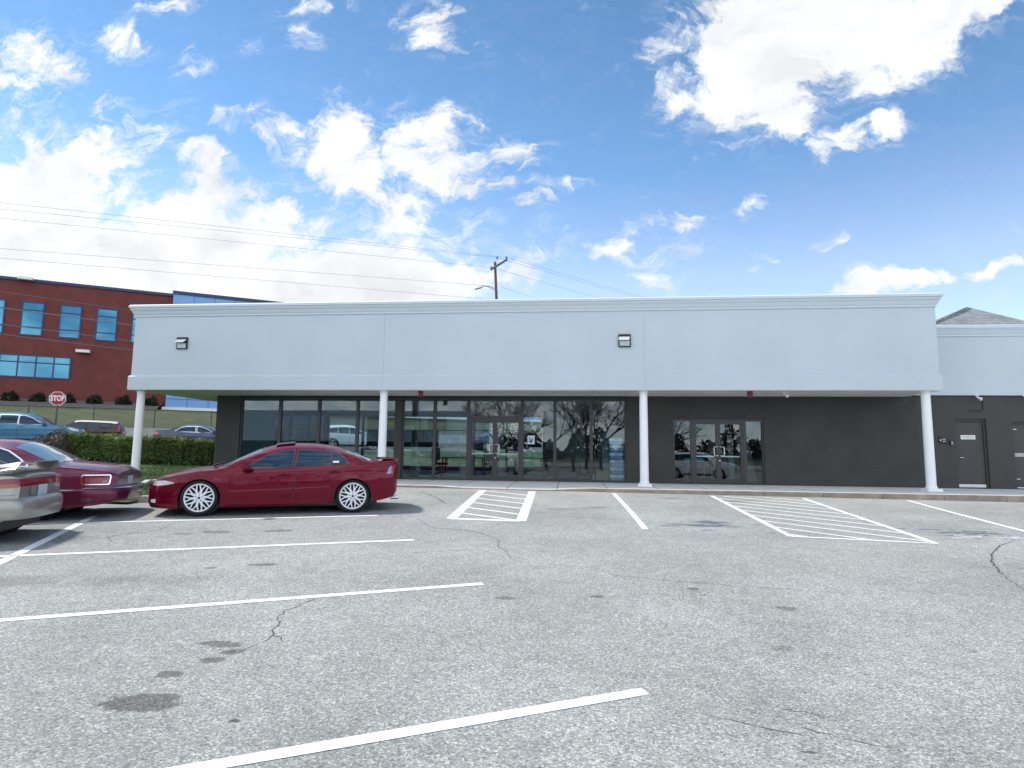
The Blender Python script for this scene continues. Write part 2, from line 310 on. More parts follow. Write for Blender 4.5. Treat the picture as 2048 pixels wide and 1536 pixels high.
# domain warp
wn=N(nt,'ShaderNodeTexNoise',i={'Scale':5,'Detail':5,'Roughness':.6}); L(nt,Q,wn.inputs['Vector'])
wsub=N(nt,'ShaderNodeVectorMath',operation='SUBTRACT'); L(nt,wn.outputs['Color'],wsub.inputs[0]); wsub.inputs[1].default_value=(.5,.5,.5)
wm=N(nt,'ShaderNodeVectorMath',operation='MULTIPLY_ADD'); L(nt,wsub.outputs[0],wm.inputs[0]); wm.inputs[1].default_value=(.16,.16,0); L(nt,Q,wm.inputs[2]); QW=wm.outputs[0]
def pq(u,v): d=ray(u,v); return d.x/d.y,d.z/d.y
# clouds: centre (photo pixel used only to read off the sky direction), radii, tilt, weight
CL=[(-60,470,330,150,-10,1.3),(-350,420,300,200,-5,1.3),(280,545,370,135,-17,1.3),(610,605,320,105,-15,1.25),(60,580,500,120,-6,1.3),(830,590,190,60,-12,1.1),(60,360,280,75,-20,1.1),(300,450,260,60,-18,1.05),
 (1650,40,300,125,-4,1.35),(1880,10,220,95,-28,1.3),(1530,140,150,110,-20,1.15),(1580,215,70,62,0,1.0),(1740,130,130,70,-25,1.0),(1360,180,70,90,10,.62),(1330,90,60,60,0,.6),
 (690,300,85,130,-12,.95),(850,290,120,85,28,.95),(930,330,95,60,30,.75),(800,420,110,70,0,.85),(560,270,80,45,25,.72),(1030,310,70,50,10,.6),
 (400,330,90,40,22,.62),(450,250,50,25,20,.5),(245,65,75,35,10,.66),(60,130,110,85,15,.72),(100,260,110,45,25,.7),(240,205,50,50,20,.52),(390,130,55,35,35,.5),(890,60,85,50,30,.62),(860,20,80,35,10,.6),(600,80,50,35,20,.45),(620,10,90,22,0,.6),(330,5,70,20,0,.6),(500,95,35,20,0,.45),
 (1690,280,60,35,-20,.8),(1770,265,55,40,-25,.9),(1640,290,35,35,-30,.55),(1795,568,95,32,0,1.0),(1760,580,80,20,0,.9),(2000,550,80,18,0,.75),
 (1290,460,75,32,-8,.72),(1370,440,55,20,-12,.65),(1260,500,85,30,5,.76),(1340,500,50,30,0,.55),(1500,405,45,20,-18,.7),(1545,385,35,16,-20,.5),(1300,555,60,25,8,.6),(1100,465,60,18,0,.5),(1060,500,110,32,0,.62),(1000,545,110,40,0,.7),(1110,380,80,18,0,.45),(1050,415,60,20,0,.48),(1680,485,40,26,0,.5),(1550,505,50,14,0,.42),(1490,530,35,10,0,.42),(940,440,60,50,20,.45),(960,240,40,30,30,.5)]
msk=None
for (u,v,a,b,ang,wt) in CL:
    c=pq(u,v); e1=pq(u+10,v); e2=pq(u,v-10)
    sx=math.hypot(e1[0]-c[0],e1[1]-c[1])/10; sz=math.hypot(e2[0]-c[0],e2[1]-c[1])/10
    mp=N(nt,'ShaderNodeMapping',vector_type='TEXTURE'); mp.inputs['Location'].default_value=(c[0],c[1],0); mp.inputs['Rotation'].default_value=(0,0,R(-ang)); mp.inputs['Scale'].default_value=(a*sx*1.25,b*sz*1.25,1)
    L(nt,QW,mp.inputs['Vector']); ln=N(nt,'ShaderNodeVectorMath',operation='LENGTH'); L(nt,mp.outputs[0],ln.inputs[0])
    mr=N(nt,'ShaderNodeMapRange',i={1:1.25,2:.25,3:0,4:wt}); mr.interpolation_type='SMOOTHSTEP'; L(nt,ln.outputs['Value'],mr.inputs[0])
    if msk is None: msk=mr.outputs[0]
    else:
        q=N(nt,'ShaderNodeMath',operation='SMOOTH_MAX',i={2:.12}); L(nt,msk,q.inputs[0]); L(nt,mr.outputs[0],q.inputs[1]); msk=q.outputs[0]
# unseen broken cloud added behind the viewer to light the shaded front
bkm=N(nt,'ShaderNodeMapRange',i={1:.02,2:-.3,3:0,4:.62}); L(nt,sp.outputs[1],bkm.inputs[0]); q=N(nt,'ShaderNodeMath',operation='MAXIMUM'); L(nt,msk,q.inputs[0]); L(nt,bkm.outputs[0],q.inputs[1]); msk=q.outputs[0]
cm=N(nt,'ShaderNodeMapping'); cm.inputs['Scale'].default_value=(1,1.5,1); cm.inputs['Rotation'].default_value=(0,0,R(14)); L(nt,QW,cm.inputs[0])
cn=N(nt,'ShaderNodeTexNoise',i={'Scale':10,'Detail':12,'Roughness':.66,'Distortion':.25}); L(nt,cm.outputs[0],cn.inputs['Vector'])
cn2=N(nt,'ShaderNodeTexNoise',i={'Scale':5.5,'Detail':8,'Roughness':.58}); L(nt,cm.outputs[0],cn2.inputs['Vector'])
na=N(nt,'ShaderNodeMath',operation='MULTIPLY_ADD',i={1:2.9,2:-1.45}); L(nt,cn.outputs[0],na.inputs[0])
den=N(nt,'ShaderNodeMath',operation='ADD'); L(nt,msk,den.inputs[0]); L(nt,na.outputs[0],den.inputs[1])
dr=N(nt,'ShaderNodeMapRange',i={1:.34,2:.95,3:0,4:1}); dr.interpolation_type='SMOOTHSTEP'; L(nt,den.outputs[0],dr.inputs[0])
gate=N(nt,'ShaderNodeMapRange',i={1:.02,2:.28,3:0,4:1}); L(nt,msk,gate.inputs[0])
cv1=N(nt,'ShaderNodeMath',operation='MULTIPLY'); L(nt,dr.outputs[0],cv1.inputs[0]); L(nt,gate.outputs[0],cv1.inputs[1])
# thin wisps that trail off the thicker cloud
wmap=N(nt,'ShaderNodeMapping'); wmap.inputs['Scale'].default_value=(1,2.2,1); wmap.inputs['Rotation'].default_value=(0,0,R(20)); L(nt,QW,wmap.inputs[0])
wsn=N(nt,'ShaderNodeTexNoise',i={'Scale':16,'Detail':9,'Roughness':.68,'Distortion':.4}); L(nt,wmap.outputs[0],wsn.inputs['Vector'])
wsr=N(nt,'ShaderNodeMapRange',i={1:.46,2:.72,3:0,4:.55}); wsr.interpolation_type='SMOOTHSTEP'; L(nt,wsn.outputs[0],wsr.inputs[0])
wsg=N(nt,'ShaderNodeMapRange',i={1:.06,2:.5,3:0,4:1}); L(nt,msk,wsg.inputs[0])
wsc=N(nt,'ShaderNodeMath',operation='MULTIPLY'); L(nt,wsr.outputs[0],wsc.inputs[0]); L(nt,wsg.outputs[0],wsc.inputs[1])
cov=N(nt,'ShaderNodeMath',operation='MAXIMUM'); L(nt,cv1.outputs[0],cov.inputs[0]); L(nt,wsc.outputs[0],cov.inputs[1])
# upper limit so that thin cloud keeps a little blue; grey in the thick parts
cs=N(nt,'ShaderNodeMapRange',i={1:.40,2:.66,3:1.02,4:.80}); L(nt,cn2.outputs[0],cs.inputs[0])
ccol=N(nt,'ShaderNodeVectorMath',operation='SCALE'); ccol.inputs[0].default_value=(4.45,4.55,4.65)
bk=N(nt,'ShaderNodeMapRange',i={1:.05,2:-.35,3:1,4:2.3}); L(nt,sp.outputs[1],bk.inputs[0]); csb=N(nt,'ShaderNodeMath',operation='MULTIPLY'); L(nt,cs.outputs[0],csb.inputs[0]); L(nt,bk.outputs[0],csb.inputs[1]); L(nt,csb.outputs[0],ccol.inputs['Scale'])  # added rear cloud boosted as fill for the fascia and walkway
# sky colour grading: paler towards the horizon as in the photograph
hs=N(nt,'ShaderNodeHueSaturation',i={'Saturation':.88,'Value':1.06,'Hue':.505}); L(nt,sky.outputs[0],hs.inputs['Color'])
mix=N(nt,'ShaderNodeMix',data_type='RGBA'); L(nt,cov.outputs[0],mix.inputs[0]); lum=N(nt,'ShaderNodeRGBToBW'); L(nt,hs.outputs[0],lum.inputs[0]); lv_=N(nt,'ShaderNodeVectorMath',operation='SCALE'); lv_.inputs[0].default_value=(.66,.93,1.36); L(nt,lum.outputs[0],lv_.inputs['Scale'])
gmx=N(nt,'ShaderNodeMix',data_type='RGBA'); gmx.inputs[0].default_value=.5; L(nt,hs.outputs[0],gmx.inputs[6]); L(nt,lv_.outputs[0],gmx.inputs[7]); er=N(nt,'ShaderNodeValToRGB'); L(nt,sp.outputs[2],er.inputs[0]); e=er.color_ramp.elements; e[0].position=.0; e[0].color=(1.02,1.0,.98,1); e[1].position=.62; e[1].color=(.40,.62,.76,1)
x=e.new(.27); x.color=(.95,.96,.98,1); x=e.new(.43); x.color=(.52,.75,.89,1)
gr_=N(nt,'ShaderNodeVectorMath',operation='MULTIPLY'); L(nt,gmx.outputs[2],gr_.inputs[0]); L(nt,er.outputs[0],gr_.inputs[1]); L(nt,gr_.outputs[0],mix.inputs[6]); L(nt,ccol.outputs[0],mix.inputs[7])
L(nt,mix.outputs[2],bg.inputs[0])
# ------------------------------------------------------------------ setting: ground, lot, walkway, street
T23=Vector((math.cos(R(23.3)),math.sin(R(23.3)),0)); N23=Vector((-math.sin(R(23.3)),math.cos(R(23.3)),0))
def sheet(name,pts,m,label,zf=None,nx=1):
    mb=MB(); v=[Vector((p[0],p[1],zf(p[0],p[1]) if zf else p[2])) for p in pts]; mb.add(v,[tuple(range(len(v)))])
    return thing(mb,name,m,label,None,kind='structure',fix=True)
mb=MB(); mb.add([(-900,-900,-1.4),(900,-900,-1.4),(900,900,-1.4),(-900,900,-1.4)],[(0,1,2,3)]); thing(mb,'ground',M['bank'],'flat land under and around the whole place',None,kind='structure')
# lot (a sloping sheet, flattening behind)
mb=MB(); xs=[-60,-45,-30,-20,-10,0,10,20,30,45,60]; ys=[-70,-45,-25,-12,-4,0,4,8,12,17.33]
def lz(x,y): return max(lot_z(x,y),-1.05-.004*x) if y<-8 else lot_z(x,y)
for y in ys:
    for x in xs: mb.v.append((x,y,lz(x,y)))
for j in range(len(ys)-1):
    for i in range(len(xs)-1): mb.f.append((j*11+i,j*11+i+1,j*11+12+i,j*11+11+i)); mb.sm.append(False)
thing(mb,'parking_lot',M['asphalt'],'worn grey asphalt parking lot sloping up to the shop',None,kind='structure')
# terrain bank left and behind the shop
NS=Vector((-math.sin(R(31)),math.cos(R(31)),0)); TS=Vector((math.cos(R(31)),math.sin(R(31)),0))
def smooth(a,b,t): t=min(1,max(0,(t-a)/(b-a))); return t*t*(3-2*t)
UZ=[(-50,-.3),(14,-.12),(17,0.0),(24,.2),(28,.42),(33,.95),(35,1.03),(60,1.03)]
def bank_z(x,y): u=NS.x*x+NS.y*y; return float(np.interp(u,[a for a,b in UZ],[b for a,b in UZ]))
ISL=[(-60,-9.1),(-24.5,6.2),(-9.3,12.75),(-9.0,14.2),(-10.6,17.33),(-10.6,20.79)]
def in_isl(x,y):
    # left of island polyline
    for (x0,y0),(x1,y1) in zip(ISL,ISL[1:]):
        if y0<=y<=y1: return x< x0+(x1-x0)*(y-y0)/(y1-y0)+.02
    return y>20.79 and (x<-13.16 or y>30.75)
mb=MB(); idx={}; st=.5; X0,Y0=-70.16,-9.25
def vid(i,j):
    if (i,j) not in idx:
        x,y=X0+i*st,Y0+j*st; idx[(i,j)]=len(mb.v); mb.v.append((x,y,bank_z(x,y)+.02*math.sin(x*1.3)*math.cos(y*1.7)))
    return idx[(i,j)]
for i in range(270):
    for j in range(122):
        x,y=X0+(i+.5)*st,Y0+(j+.5)*st; u=NS.x*x+NS.y*y
        if u<36 and in_isl(x,y): mb.f.append((vid(i,j),vid(i+1,j),vid(i+1,j+1),vid(i,j+1))); mb.sm.append(True)
thing(mb,'grass_strip',M['grass'],'short lawn between the lot, the hedge and the street',None,kind='structure')
def sp_(t,n,z): p=TS*t+NS*n; return (p.x,p.y,z)
def band(name,n0,z0,n1,z1,m,label,t0=-120,t1=160):
    mb=MB(); k=40; 
    for i in range(k+1):
        t=t0+(t1-t0)*i/k; mb.v+= [sp_(t,n0,z0),sp_(t,n1,z1)]
    for i in range(k): mb.f.append((2*i,2*i+2,2*i+3,2*i+1)); mb.sm.append(False)
    return thing(mb,name,m,label,None,kind='structure')
band('street',36,1.034,47.6,1.10,M['street'],'street running behind the hedge and the shop')
band('street_verge',35.6,1.04,36,1.04,M['kerbl'],'pale kerb strip along the near side of the street')
WN=48.2; WZ=2.42
# ------------------------------------------------------------------ kerbs
mb=MB()
def kerb_line(mb,pts,wd,top,bot,zf=None):
    for a,b in zip(pts,pts[1:]):
        n=max(1,int((Vector(b)-Vector(a)).length/1.5))
        for i in range(n):
            p=Vector(a).lerp(Vector(b),i/n); q=Vector(a).lerp(Vector(b),(i+1)/n); d=(q-p).normalized(); p=p+d*.006; q=q-d*.006
            s_=Vector((-d.y,d.x))*wd
            vs=[]
            for pt in(p,q):
                for o_,zt in((0,0),(1,0),(1,1),(0,1)):
                    c=pt+s_*o_; z0=lot_z(c.x,c.y)-.1; z1=(top if zf is None else zf(c.x,c.y)) 
                    vs.append((c.x+(0.012*d.y if (zt and not o_) else 0)*-1,c.y,z1 if zt else z0))
            mb.add(vs,[(0,1,2,3),(7,6,5,4),(0,4,5,1),(1,5,6,2),(2,6,7,3),(3,7,4,0)])
def ramp(x): return smooth(-4.3,-3.0,x)*(1-smooth(-1.0,.6,x))
def walk_front(x): return .09*(1-ramp(x))+(lot_z(x,17.33)+.018)*ramp(x)
kerb_line(mb,[(-10.6,17.33),(-4.3,17.33)],.16,.09,0)
xs=np.append(np.arange(-4.3,.5,.25),.6)
for a,b in zip(xs,xs[1:]):
    vs=[]
    for x in(a,b):
        z1=walk_front(x); z0=lot_z(x,17.33)-.1
        vs+=[(x,17.33,z0),(x,17.49,z0),(x,17.49,z1),(x,17.33,z1)]
    mb.add(vs,[(0,1,2,3),(7,6,5,4),(0,4,5,1),(1,5,6,2),(2,6,7,3),(3,7,4,0)])
kerb_line(mb,[(.6,17.33),(30,17.33)],.16,.09,0)
thing(mb,'kerb',M['kerb'],'brown stone kerb along the front of the shop walkway',None,kind='structure')
mb=MB(); kerb_line(mb,[(-24.5,6.2),(-9.3,12.75),(-9.0,14.2),(-10.6,17.33)],.16,0,0,zf=lambda x,y:lot_z(x,y)+.14)
kerb_line(mb,[(-11.0,14.4),(-12.0,16.1),(-10.75,16.2)],.15,0,0,zf=lambda x,y:bank_z(x,y)+.12)
thing(mb,'island_kerb',M['kerbl'],'pale concrete kerb round the grass island behind the parked cars',None,kind='structure')
# walkway sheet with the dropped entrance ramp
mb=MB(); xs=list(np.arange(-13.0,-4.3,.5))+list(np.arange(-4.3,.7,.25))+list(np.arange(.75,31,.75)); ysw=[17.49,18.1,18.7,20.77]
for x in xs:
    for y in ysw:
        k=1-smooth(17.4,18.7,y); mb.v.append((x,y,walk_front(x)*k+.09*(1-k)+.001))
for i in range(len(xs)-1):
    for j in range(3): mb.f.append((i*4+j,i*4+4+j,i*4+5+j,i*4+1+j)); mb.sm.append(False)
thing(mb,'walkway',M['walk'],'pale concrete walkway under the canopy with a dropped ramp at the doors',None,kind='structure')
# ------------------------------------------------------------------ painted lines
LINE_N=[0]
def gpt(u,v): return on_plane(u,v,(.006,-.034,1),-.5865)
def stripe(pts,w0,label,name='parking_line'):
    mb=MB(); P=[Vector((p[0],p[1])) for p in pts]; lv=[]
    Q_=[]
    for a,b in zip(P,P[1:]):
        n=max(1,int((b-a).length/.25)); Q_+=[a.lerp(b,i/n) for i in range(n)]
    Q_.append(P[-1])
    for i,p in enumerate(Q_):
        d=(Q_[min(i+1,len(Q_)-1)]-Q_[max(i-1,0)]).normalized(); s=Vector((-d.y,d.x))*w0/2*(1+random.uniform(-.03,.03))
        for q in(p-s,p+s): mb.v.append((q.x,q.y,lot_z(q.x,q.y)+.004))
    for i in range(len(Q_)-1): mb.f.append((2*i,2*i+2,2*i+3,2*i+1)); mb.sm.append(False)
    return thing(mb,name,M['line'],label,None,kind='structure')
stripe([(-14.4,7.6),(-9.74,9.44),(-3.88,11.74)],.105,'white bay line just in front of the dark red saloon')
stripe([(-11.9,5.45),(-7.45,7.27),(-2.48,9.33)],.105,'white bay line, second from the dark red saloon')
stripe([(-9.3,2.95),(-5.05,4.98),(-1.02,6.88)],.105,'long white bay line in the middle of the open lot')
stripe([(-6.0,.8),(-1.98,3.03),(.48,4.29)],.105,'white bay line nearest the viewer')
stripe([(-6.0,4.6),(-7.13,6.97),(-9.03,10.65)],.13,'white cross line where opposite bays meet')
def hatch(A,B,C_,D_,n,wd,lab):
    # A top-left, B bottom-left, C bottom-right, D top-right
    A,B,C_,D_=[Vector(q) for q in(A,B,C_,D_)]
    mb=MB()
    def seg(p,q,w,h):
        d=(q-p).normalized(); s=Vector((-d.y,d.x))*w/2; vs=[]
        for c in(p-s,q-s,q+s,p+s): vs.append((c.x,c.y,lot_z(c.x,c.y)+h))
        mb.add(vs,[(0,1,2,3)])
    seg(A,B,wd,.0040); seg(D_,C_,wd,.0043); seg(B,C_,wd*.8,.0046)
    return mb,A,B,C_,D_,seg
mb,A,B,C_,D_,seg=hatch((-2.58,17.05),(-2.36,11.6),(-1.0,11.56),(-1.16,17.0),6,.20,'')
for k in range(6):
    t0=.02+k*.165; t1=t0+.17
    seg(A.lerp(B,t0),D_.lerp(C_,min(1,t1)),.10,.0049+.0002*k)
thing(mb,'hatched_bay',M['line'],'small hatched no-parking box before the glass entrance',None,kind='structure')
mb,A,B,C_,D_,seg=hatch((3.75,17.0),(3.66,10.75),(5.82,10.5),(6.12,16.95),9,.11,'')
for k in range(10):
    t0=-.16+k*.125; t1=t0+.27; p=A.lerp(B,t0); q=D_.lerp(C_,t1)
    if t0<0: f=(0-t0)/(t1-t0); p=p.lerp(q,f)
    if t1>1: f=(1-t0)/(t1-t0); q=p.lerp(q,(1-t0)/(t1-t0))
    if (q-p).length>.2: seg(p,q,.085,.0049+.0002*k)
thing(mb,'hatched_bay',M['line'],'long hatched no-parking box before the second entrance',None,kind='structure')
stripe([(1.11,17.0),(1.24,13.0),(1.27,11.05)],.11,'short white line between the two hatched boxes')
stripe([(8.82,17.05),(8.5,14.5),(8.26,12.13),(7.9,9.0)],.105,'white bay line nearest the right edge')
# worn blue and white bay symbols
def smear(c,rx,ry,m,label,n=26,seed=1):
    rr=random.Random(seed); mb=MB()
    for k in range(n):
        x=c[0]+rr.gauss(0,rx*.5); y=c[1]+rr.gauss(0,ry*.5); a,b=rr.uniform(.05,.28),rr.uniform(.01,.045)
        vs=[(x-a,y-b),(x+a*.6,y-b*rr.random()),(x+a,y+b),(x-a*.5,y+b*rr.random())]; mb.add([(p,q,lot_z(p,q)+.003+.00006*k) for p,q in vs],[(0,1,2,3)])
    return thing(mb,'worn_bay_symbol',m,label,None,kind='structure')
wb=mat('worn_blue_paint',(.115,.155,.20),.85,var=.25,vscale=20)
smear((2.6,11.9),.9,.7,wb,'worn blue bay marking between the short line and the long hatching',30,3)
smear((6.9,11.7),.9,.5,wb,'worn blue bay marking near the right edge of the lot',30,4)
smear((7.1,11.25),.9,.22,mat('worn_white_paint',(.5,.5,.5),.85,var=.2,vscale=20),'worn white bay marking near the right edge of the lot',26,5)
# cracks
CR_=dict(c1=([(-2.58,6.32),(-2.63,5.99),(-2.69,5.74),(-2.73,5.61),(-2.69,5.40),(-2.60,5.25),(-2.56,5.07),(-2.49,4.95),(-2.48,4.82),(-2.53,4.73),(-2.60,4.63),(-2.65,4.55)],.016,'jagged crack crossing the middle bay line'),
c1b=([(-2.51,4.97),(-2.42,4.93),(-2.34,4.82)],.012,'short side branch at the lower end of the jagged crack'),
c2=([(-4.21,16.33),(-3.86,15.76),(-3.40,14.93),(-2.93,13.81)],.05,'wide crack beside the tail of the dark red saloon'),
c3=([(-3.48,13.50),(-3.19,13.75),(-3.04,14.17)],.03,'thin crack meeting the wide crack by the small hatching'),
c4=([(-2.99,11.45),(-2.70,10.89),(-2.42,10.49),(-2.19,10.43),(-1.87,10.39),(-1.57,10.14),(-1.30,9.76),(-1.15,9.49),(-1.14,9.08),(-.97,8.74),(-.89,8.41),(-.78,8.11),(-.65,8.04)],.02,'winding crack in front of the small hatching'),
c5=([(-2.37,8.32),(-2.09,8.48),(-1.76,8.60),(-1.35,8.78)],.015,'faint straight crack past the end of the second bay line'),
c6=([(7.40,11.10),(6.74,10.46),(6.16,9.74),(5.75,9.10),(5.44,8.47),(5.28,8.06),(5.10,7.57)],.034,'curved dark crack at the right edge of the lot'),
c7=([(.38,7.52),(.67,7.50),(1.01,7.38),(1.46,7.31),(1.80,7.23),(2.3,7.2),(3.0,7.1)],.012,'long faint crack across the empty middle of the lot'),
c8=([(.84,4.00),(1.00,3.93),(1.16,3.87),(1.33,3.81)],.012,'short dark crack low on the right, nearer the bay line end'),
c9=([(-7.07,10.11),(-6.83,9.46),(-6.90,9.21),(-7.11,9.03),(-7.18,8.75),(-6.96,8.53),(-6.82,8.40)],.022,'crooked crack between the first two bay lines'),
c10=([(-.48,12.35),(.32,12.23),(.90,12.08),(1.53,12.07)],.02,'straight crack meeting the foot of the short white line'),
c11=([(1.30,4.13),(1.45,4.12),(1.55,4.07)],.01,'tiny crack low on the right side'),
c12=([(1.34,3.91),(1.57,3.80),(1.80,3.72)],.01,'faint crack low at the far right'))
for pts,wd,lab in CR_.values():
    mb=MB(); P=[]; rr=random.Random(len(lab))
    for a,b in zip(pts,pts[1:]):
        a,b=Vector(a),Vector(b); n=max(2,int((b-a).length/.05))
        for i in range(n): P.append(a.lerp(b,i/n)+Vector((rr.gauss(0,.009),rr.gauss(0,.009))))
    P.append(Vector(pts[-1]))
    for i,p in enumerate(P):
        d=(P[min(i+1,len(P)-1)]-P[max(i-1,0)]).normalized(); t=i/(len(P)-1); s=Vector((-d.y,d.x))*wd/2*rr.uniform(.25,1)*min(1,.3+3*min(t,1-t))
        for q in(p-s,p+s): mb.v.append((q.x,q.y,lot_z(q.x,q.y)+.0022))
    for i in range(len(P)-1): mb.f.append((2*i,2*i+2,2*i+3,2*i+1)); mb.sm.append(False)
    thing(mb,'asphalt_crack',M['crack'],lab,None,kind='structure')
# ------------------------------------------------------------------ the shop
WY=20.79; FY=18.70; SZ=3.065; FL=.09
XL,XR=-14.97,10.76
shop=empty('shop_building',(-1.2,19.8,0),'long low shop with a tall white fascia over a colonnade and charcoal walls','building')
# fascia box (front, left, right, roof deck)
mb=MB(); zt=5.70
mb.box(XL,XR,FY,FY+.25,3.50,zt)
mb.box(XL,XL+.25,FY+.25,30.6,3.50,zt); mb.box(XR-.25,XR,FY+.25,30.6,3.50,zt); mb.box(XL+.25,XR-.25,30.35,30.6,3.50,zt)
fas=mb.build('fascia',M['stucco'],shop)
mb=MB()   # lower band, proud by 6 cm, with a sloped top
for (a,b,c,d) in((XL-.06,XR+.06,FY-.06,FY+.2),):
    mb.prism([(0,0)]*0 or [(FY-.06,SZ),(FY+.24,SZ),(FY+.24,3.53),(FY-.002,3.535),(FY-.06,3.49)],XL-.06,XR+.06)
mb.v=[(y,x,z) for x,y,z in mb.v]
mb2=MB(); mb2.prism([(XL-.06,SZ),(XL+.24,SZ),(XL+.24,3.53),(XL-.002,3.535),(XL-.06,3.49)],FY+.24,30.66); mb2.prism([(XR+.06,SZ),(XR-.24,SZ),(XR-.24,3.53),(XR+.002,3.535),(XR+.06,3.49)],FY+.24,30.66)
mb.add(mb2.v,mb2.f); mb.build('band',M['stucco'],fas)
# cornice profile
prof=[(0,5.56),(.03,5.56),(.03,5.61),(.045,5.63),(.06,5.66),(.085,5.73),(.12,5.78),(.13,5.80),(.13,5.84),(.165,5.85),(.165,5.925),(.13,5.955),(-.35,6.03),(-.35,5.56)]
mb=MB(); n=len(prof)
def corner_ring(x,y,dx,dy): return [(x+dx*p,y+dy*p,z) for p,z in prof]
rings=[corner_ring(XL,30.6,-1,1),corner_ring(XL,FY,-1,-1),corner_ring(XR,FY,1,-1),corner_ring(XR,30.6,1,1)]
vs=[p for r_ in rings for p in r_]; fs=[]
for k in range(3):
    for i in range(n): fs.append((k*n+i,k*n+(i+1)%n,(k+1)*n+(i+1)%n,(k+1)*n+i))
fs+= [tuple(range(n)),tuple(range(3*n,4*n))]
mb.add(vs,fs); mb.build('cornice',M['trim'],fas)
for x in(-6.16,2.193): mb=MB(); mb.box(x-.007,x+.007,FY-.0025,FY+.01,3.53,5.56); mb.box(x-.007,x+.007,FY-.0625,FY-.05,SZ+.002,3.485); mb.build('control_joint',mat('joint_grey',(.42,.43,.45),.8,var=.1),fas)
mb=MB(); mb.box(XL+.25,XR-.25,FY+.25,30.35,5.55,5.62); mb.build('roof',mat('roof_membrane',(.5,.5,.5),.8),shop)
# soffit with vent grooves
mb=MB(); mb.box(XL-.05,XR+.05,FY-.05,WY-.005,SZ-.02,SZ-.001); mb.box(XL-.05,-13.12,WY-.005,30.6,SZ-.02,SZ-.001)
sof=mb.build('soffit',M['soffit'],shop)
mb=MB()
for k in range(70):
    x=-5.2+k*.1; mb.box(x,x+.035,FY+.62,FY+.80,SZ-.024,SZ-.012)
for yy in(FY+.35,FY+.55,FY+1.0,FY+1.35): mb.box(XL,XR,yy,yy+.012,SZ-.023,SZ-.012)
mb.build('vent_strip',mat('vent_shadow_grey',(.12,.12,.12),.8),sof)
# walls
def wall_with_openings(mb,x0,x1,z0,z1,y0,y1,ops):
    cur=x0
    for (a,b,za,zb_) in sorted(ops):
        if a>cur: mb.box(cur,a,y0,y1,z0,z1)
        if za>z0: mb.box(a,b,y0,y1,z0,za)
        if zb_<z1: mb.box(a,b,y0,y1,zb_,z1)
        cur=b
    if cur<x1: mb.box(cur,x1,y0,y1,z0,z1)
mb=MB(); 
wall_with_openings(mb,-13.12,11.2,-.3,SZ,WY,WY+.25,[(-12.2,-6.33,FL,3.0),(-6.10,1.80,FL,3.0),(3.36,6.34,FL,2.28)])
mb.box(-13.12,-12.87,WY+.25,24.6,-.3,SZ); mb.box(-13.12,-12.87,24.6,30.3,-.3,.5); mb.box(-13.12,-12.87,24.6,30.3,2.95,SZ)
mb.box(-13.12,-12.9,30.3,30.6,-.3,SZ); mb.box(-1.5,11.0,30.3,30.6,-.3,SZ); mb.box(-12.9,-1.5,30.3,30.6,2.9,SZ); mb.box(-12.9,-1.5,30.3,30.6,-.3,.2)
mb.box(10.75,11.0,WY+.25,30.3,-.3,SZ)
mb.build('wall',M['darkbrick'],shop)
mb=MB(); mb.box(-12.86,10.74,WY+.26,30.29,FL-.08,FL); mb.build('floor',M['carpet'],shop)
mb=MB(); mb.box(-12.86,10.74,WY+.26,30.29,3.0,3.05); mb.build('ceiling',M['ceiling'],shop)
# interior partitions
mb=MB(); mb.box(-12.85,-12.80,WY+.3,24.6,FL,3.0); mb.build('partition',M['teal'],shop); mb=MB(); mb.box(-.85,2.5,29.9,30.0,FL,3.0); mb.build('partition',M['teal'],shop)
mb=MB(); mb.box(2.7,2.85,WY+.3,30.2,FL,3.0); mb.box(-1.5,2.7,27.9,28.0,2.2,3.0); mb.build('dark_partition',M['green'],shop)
mb=MB(); mb.box(-10.2,-8.2,25.5,25.7,2.55,2.99); mb.build('duct',mat('brown_duct',(.10,.07,.06),.6),shop)
mb=MB(); mb.box(-4.35,-4.05,24.2,24.5,FL,3.0); mb.build('interior_post',mat('grey_post',(.30,.38,.42),.6),shop)
# storefront windows
yF0,yF1=WY+.06,WY+.17; FW=.055
def window(x0,x1,z0,z1,label=None,name='window'):
    mb=MB(); mb.box(x0,x0+FW,yF0,yF1,z0,z1); mb.box(x1-FW,x1,yF0,yF1,z0,z1); mb.box(x0+FW,x1-FW,yF0+.002,yF1-.002,z1-FW*1.5,z1); mb.box(x0+FW,x1-FW,yF0+.002,yF1-.002,z0,z0+FW*1.3)
    f=mb.build(name,M['bronze'],shop)
    mb=MB(); mb.box(x0+FW,x1-FW,WY+.11,WY+.118,z0+FW*1.3,z1-FW*1.5); mb.build('glass_pane',M['glass'],f)
    if label: f['label']=label
    return f
def tube_handle(cx,side,z0,dep=.075):
    # rounded C-shaped pull
    mb=MB(); w_,h=.13,.30; pts=[]
    x0=cx; x1=cx+side*w_
    def arc(c,r,a0,a1): return [(c[0]+side*r*math.cos(R(a)),c[1]+r*math.sin(R(a))) for a in np.linspace(a0,a1,5)]
    prof=[(x0,z0+h)]+arc((x1-side*.045,z0+h-.045),.045,90,0)+arc((x1-side*.045,z0+.045),.045,0,-90)+[(x0,z0)]
    mb.tube([(x,WY-.03,z) for x,z in prof],.014,8)
    for z in(z0,z0+h): mb.tube([(x0,WY-.03,z),(x0,WY+.08,z)],.013,8)
    return mb
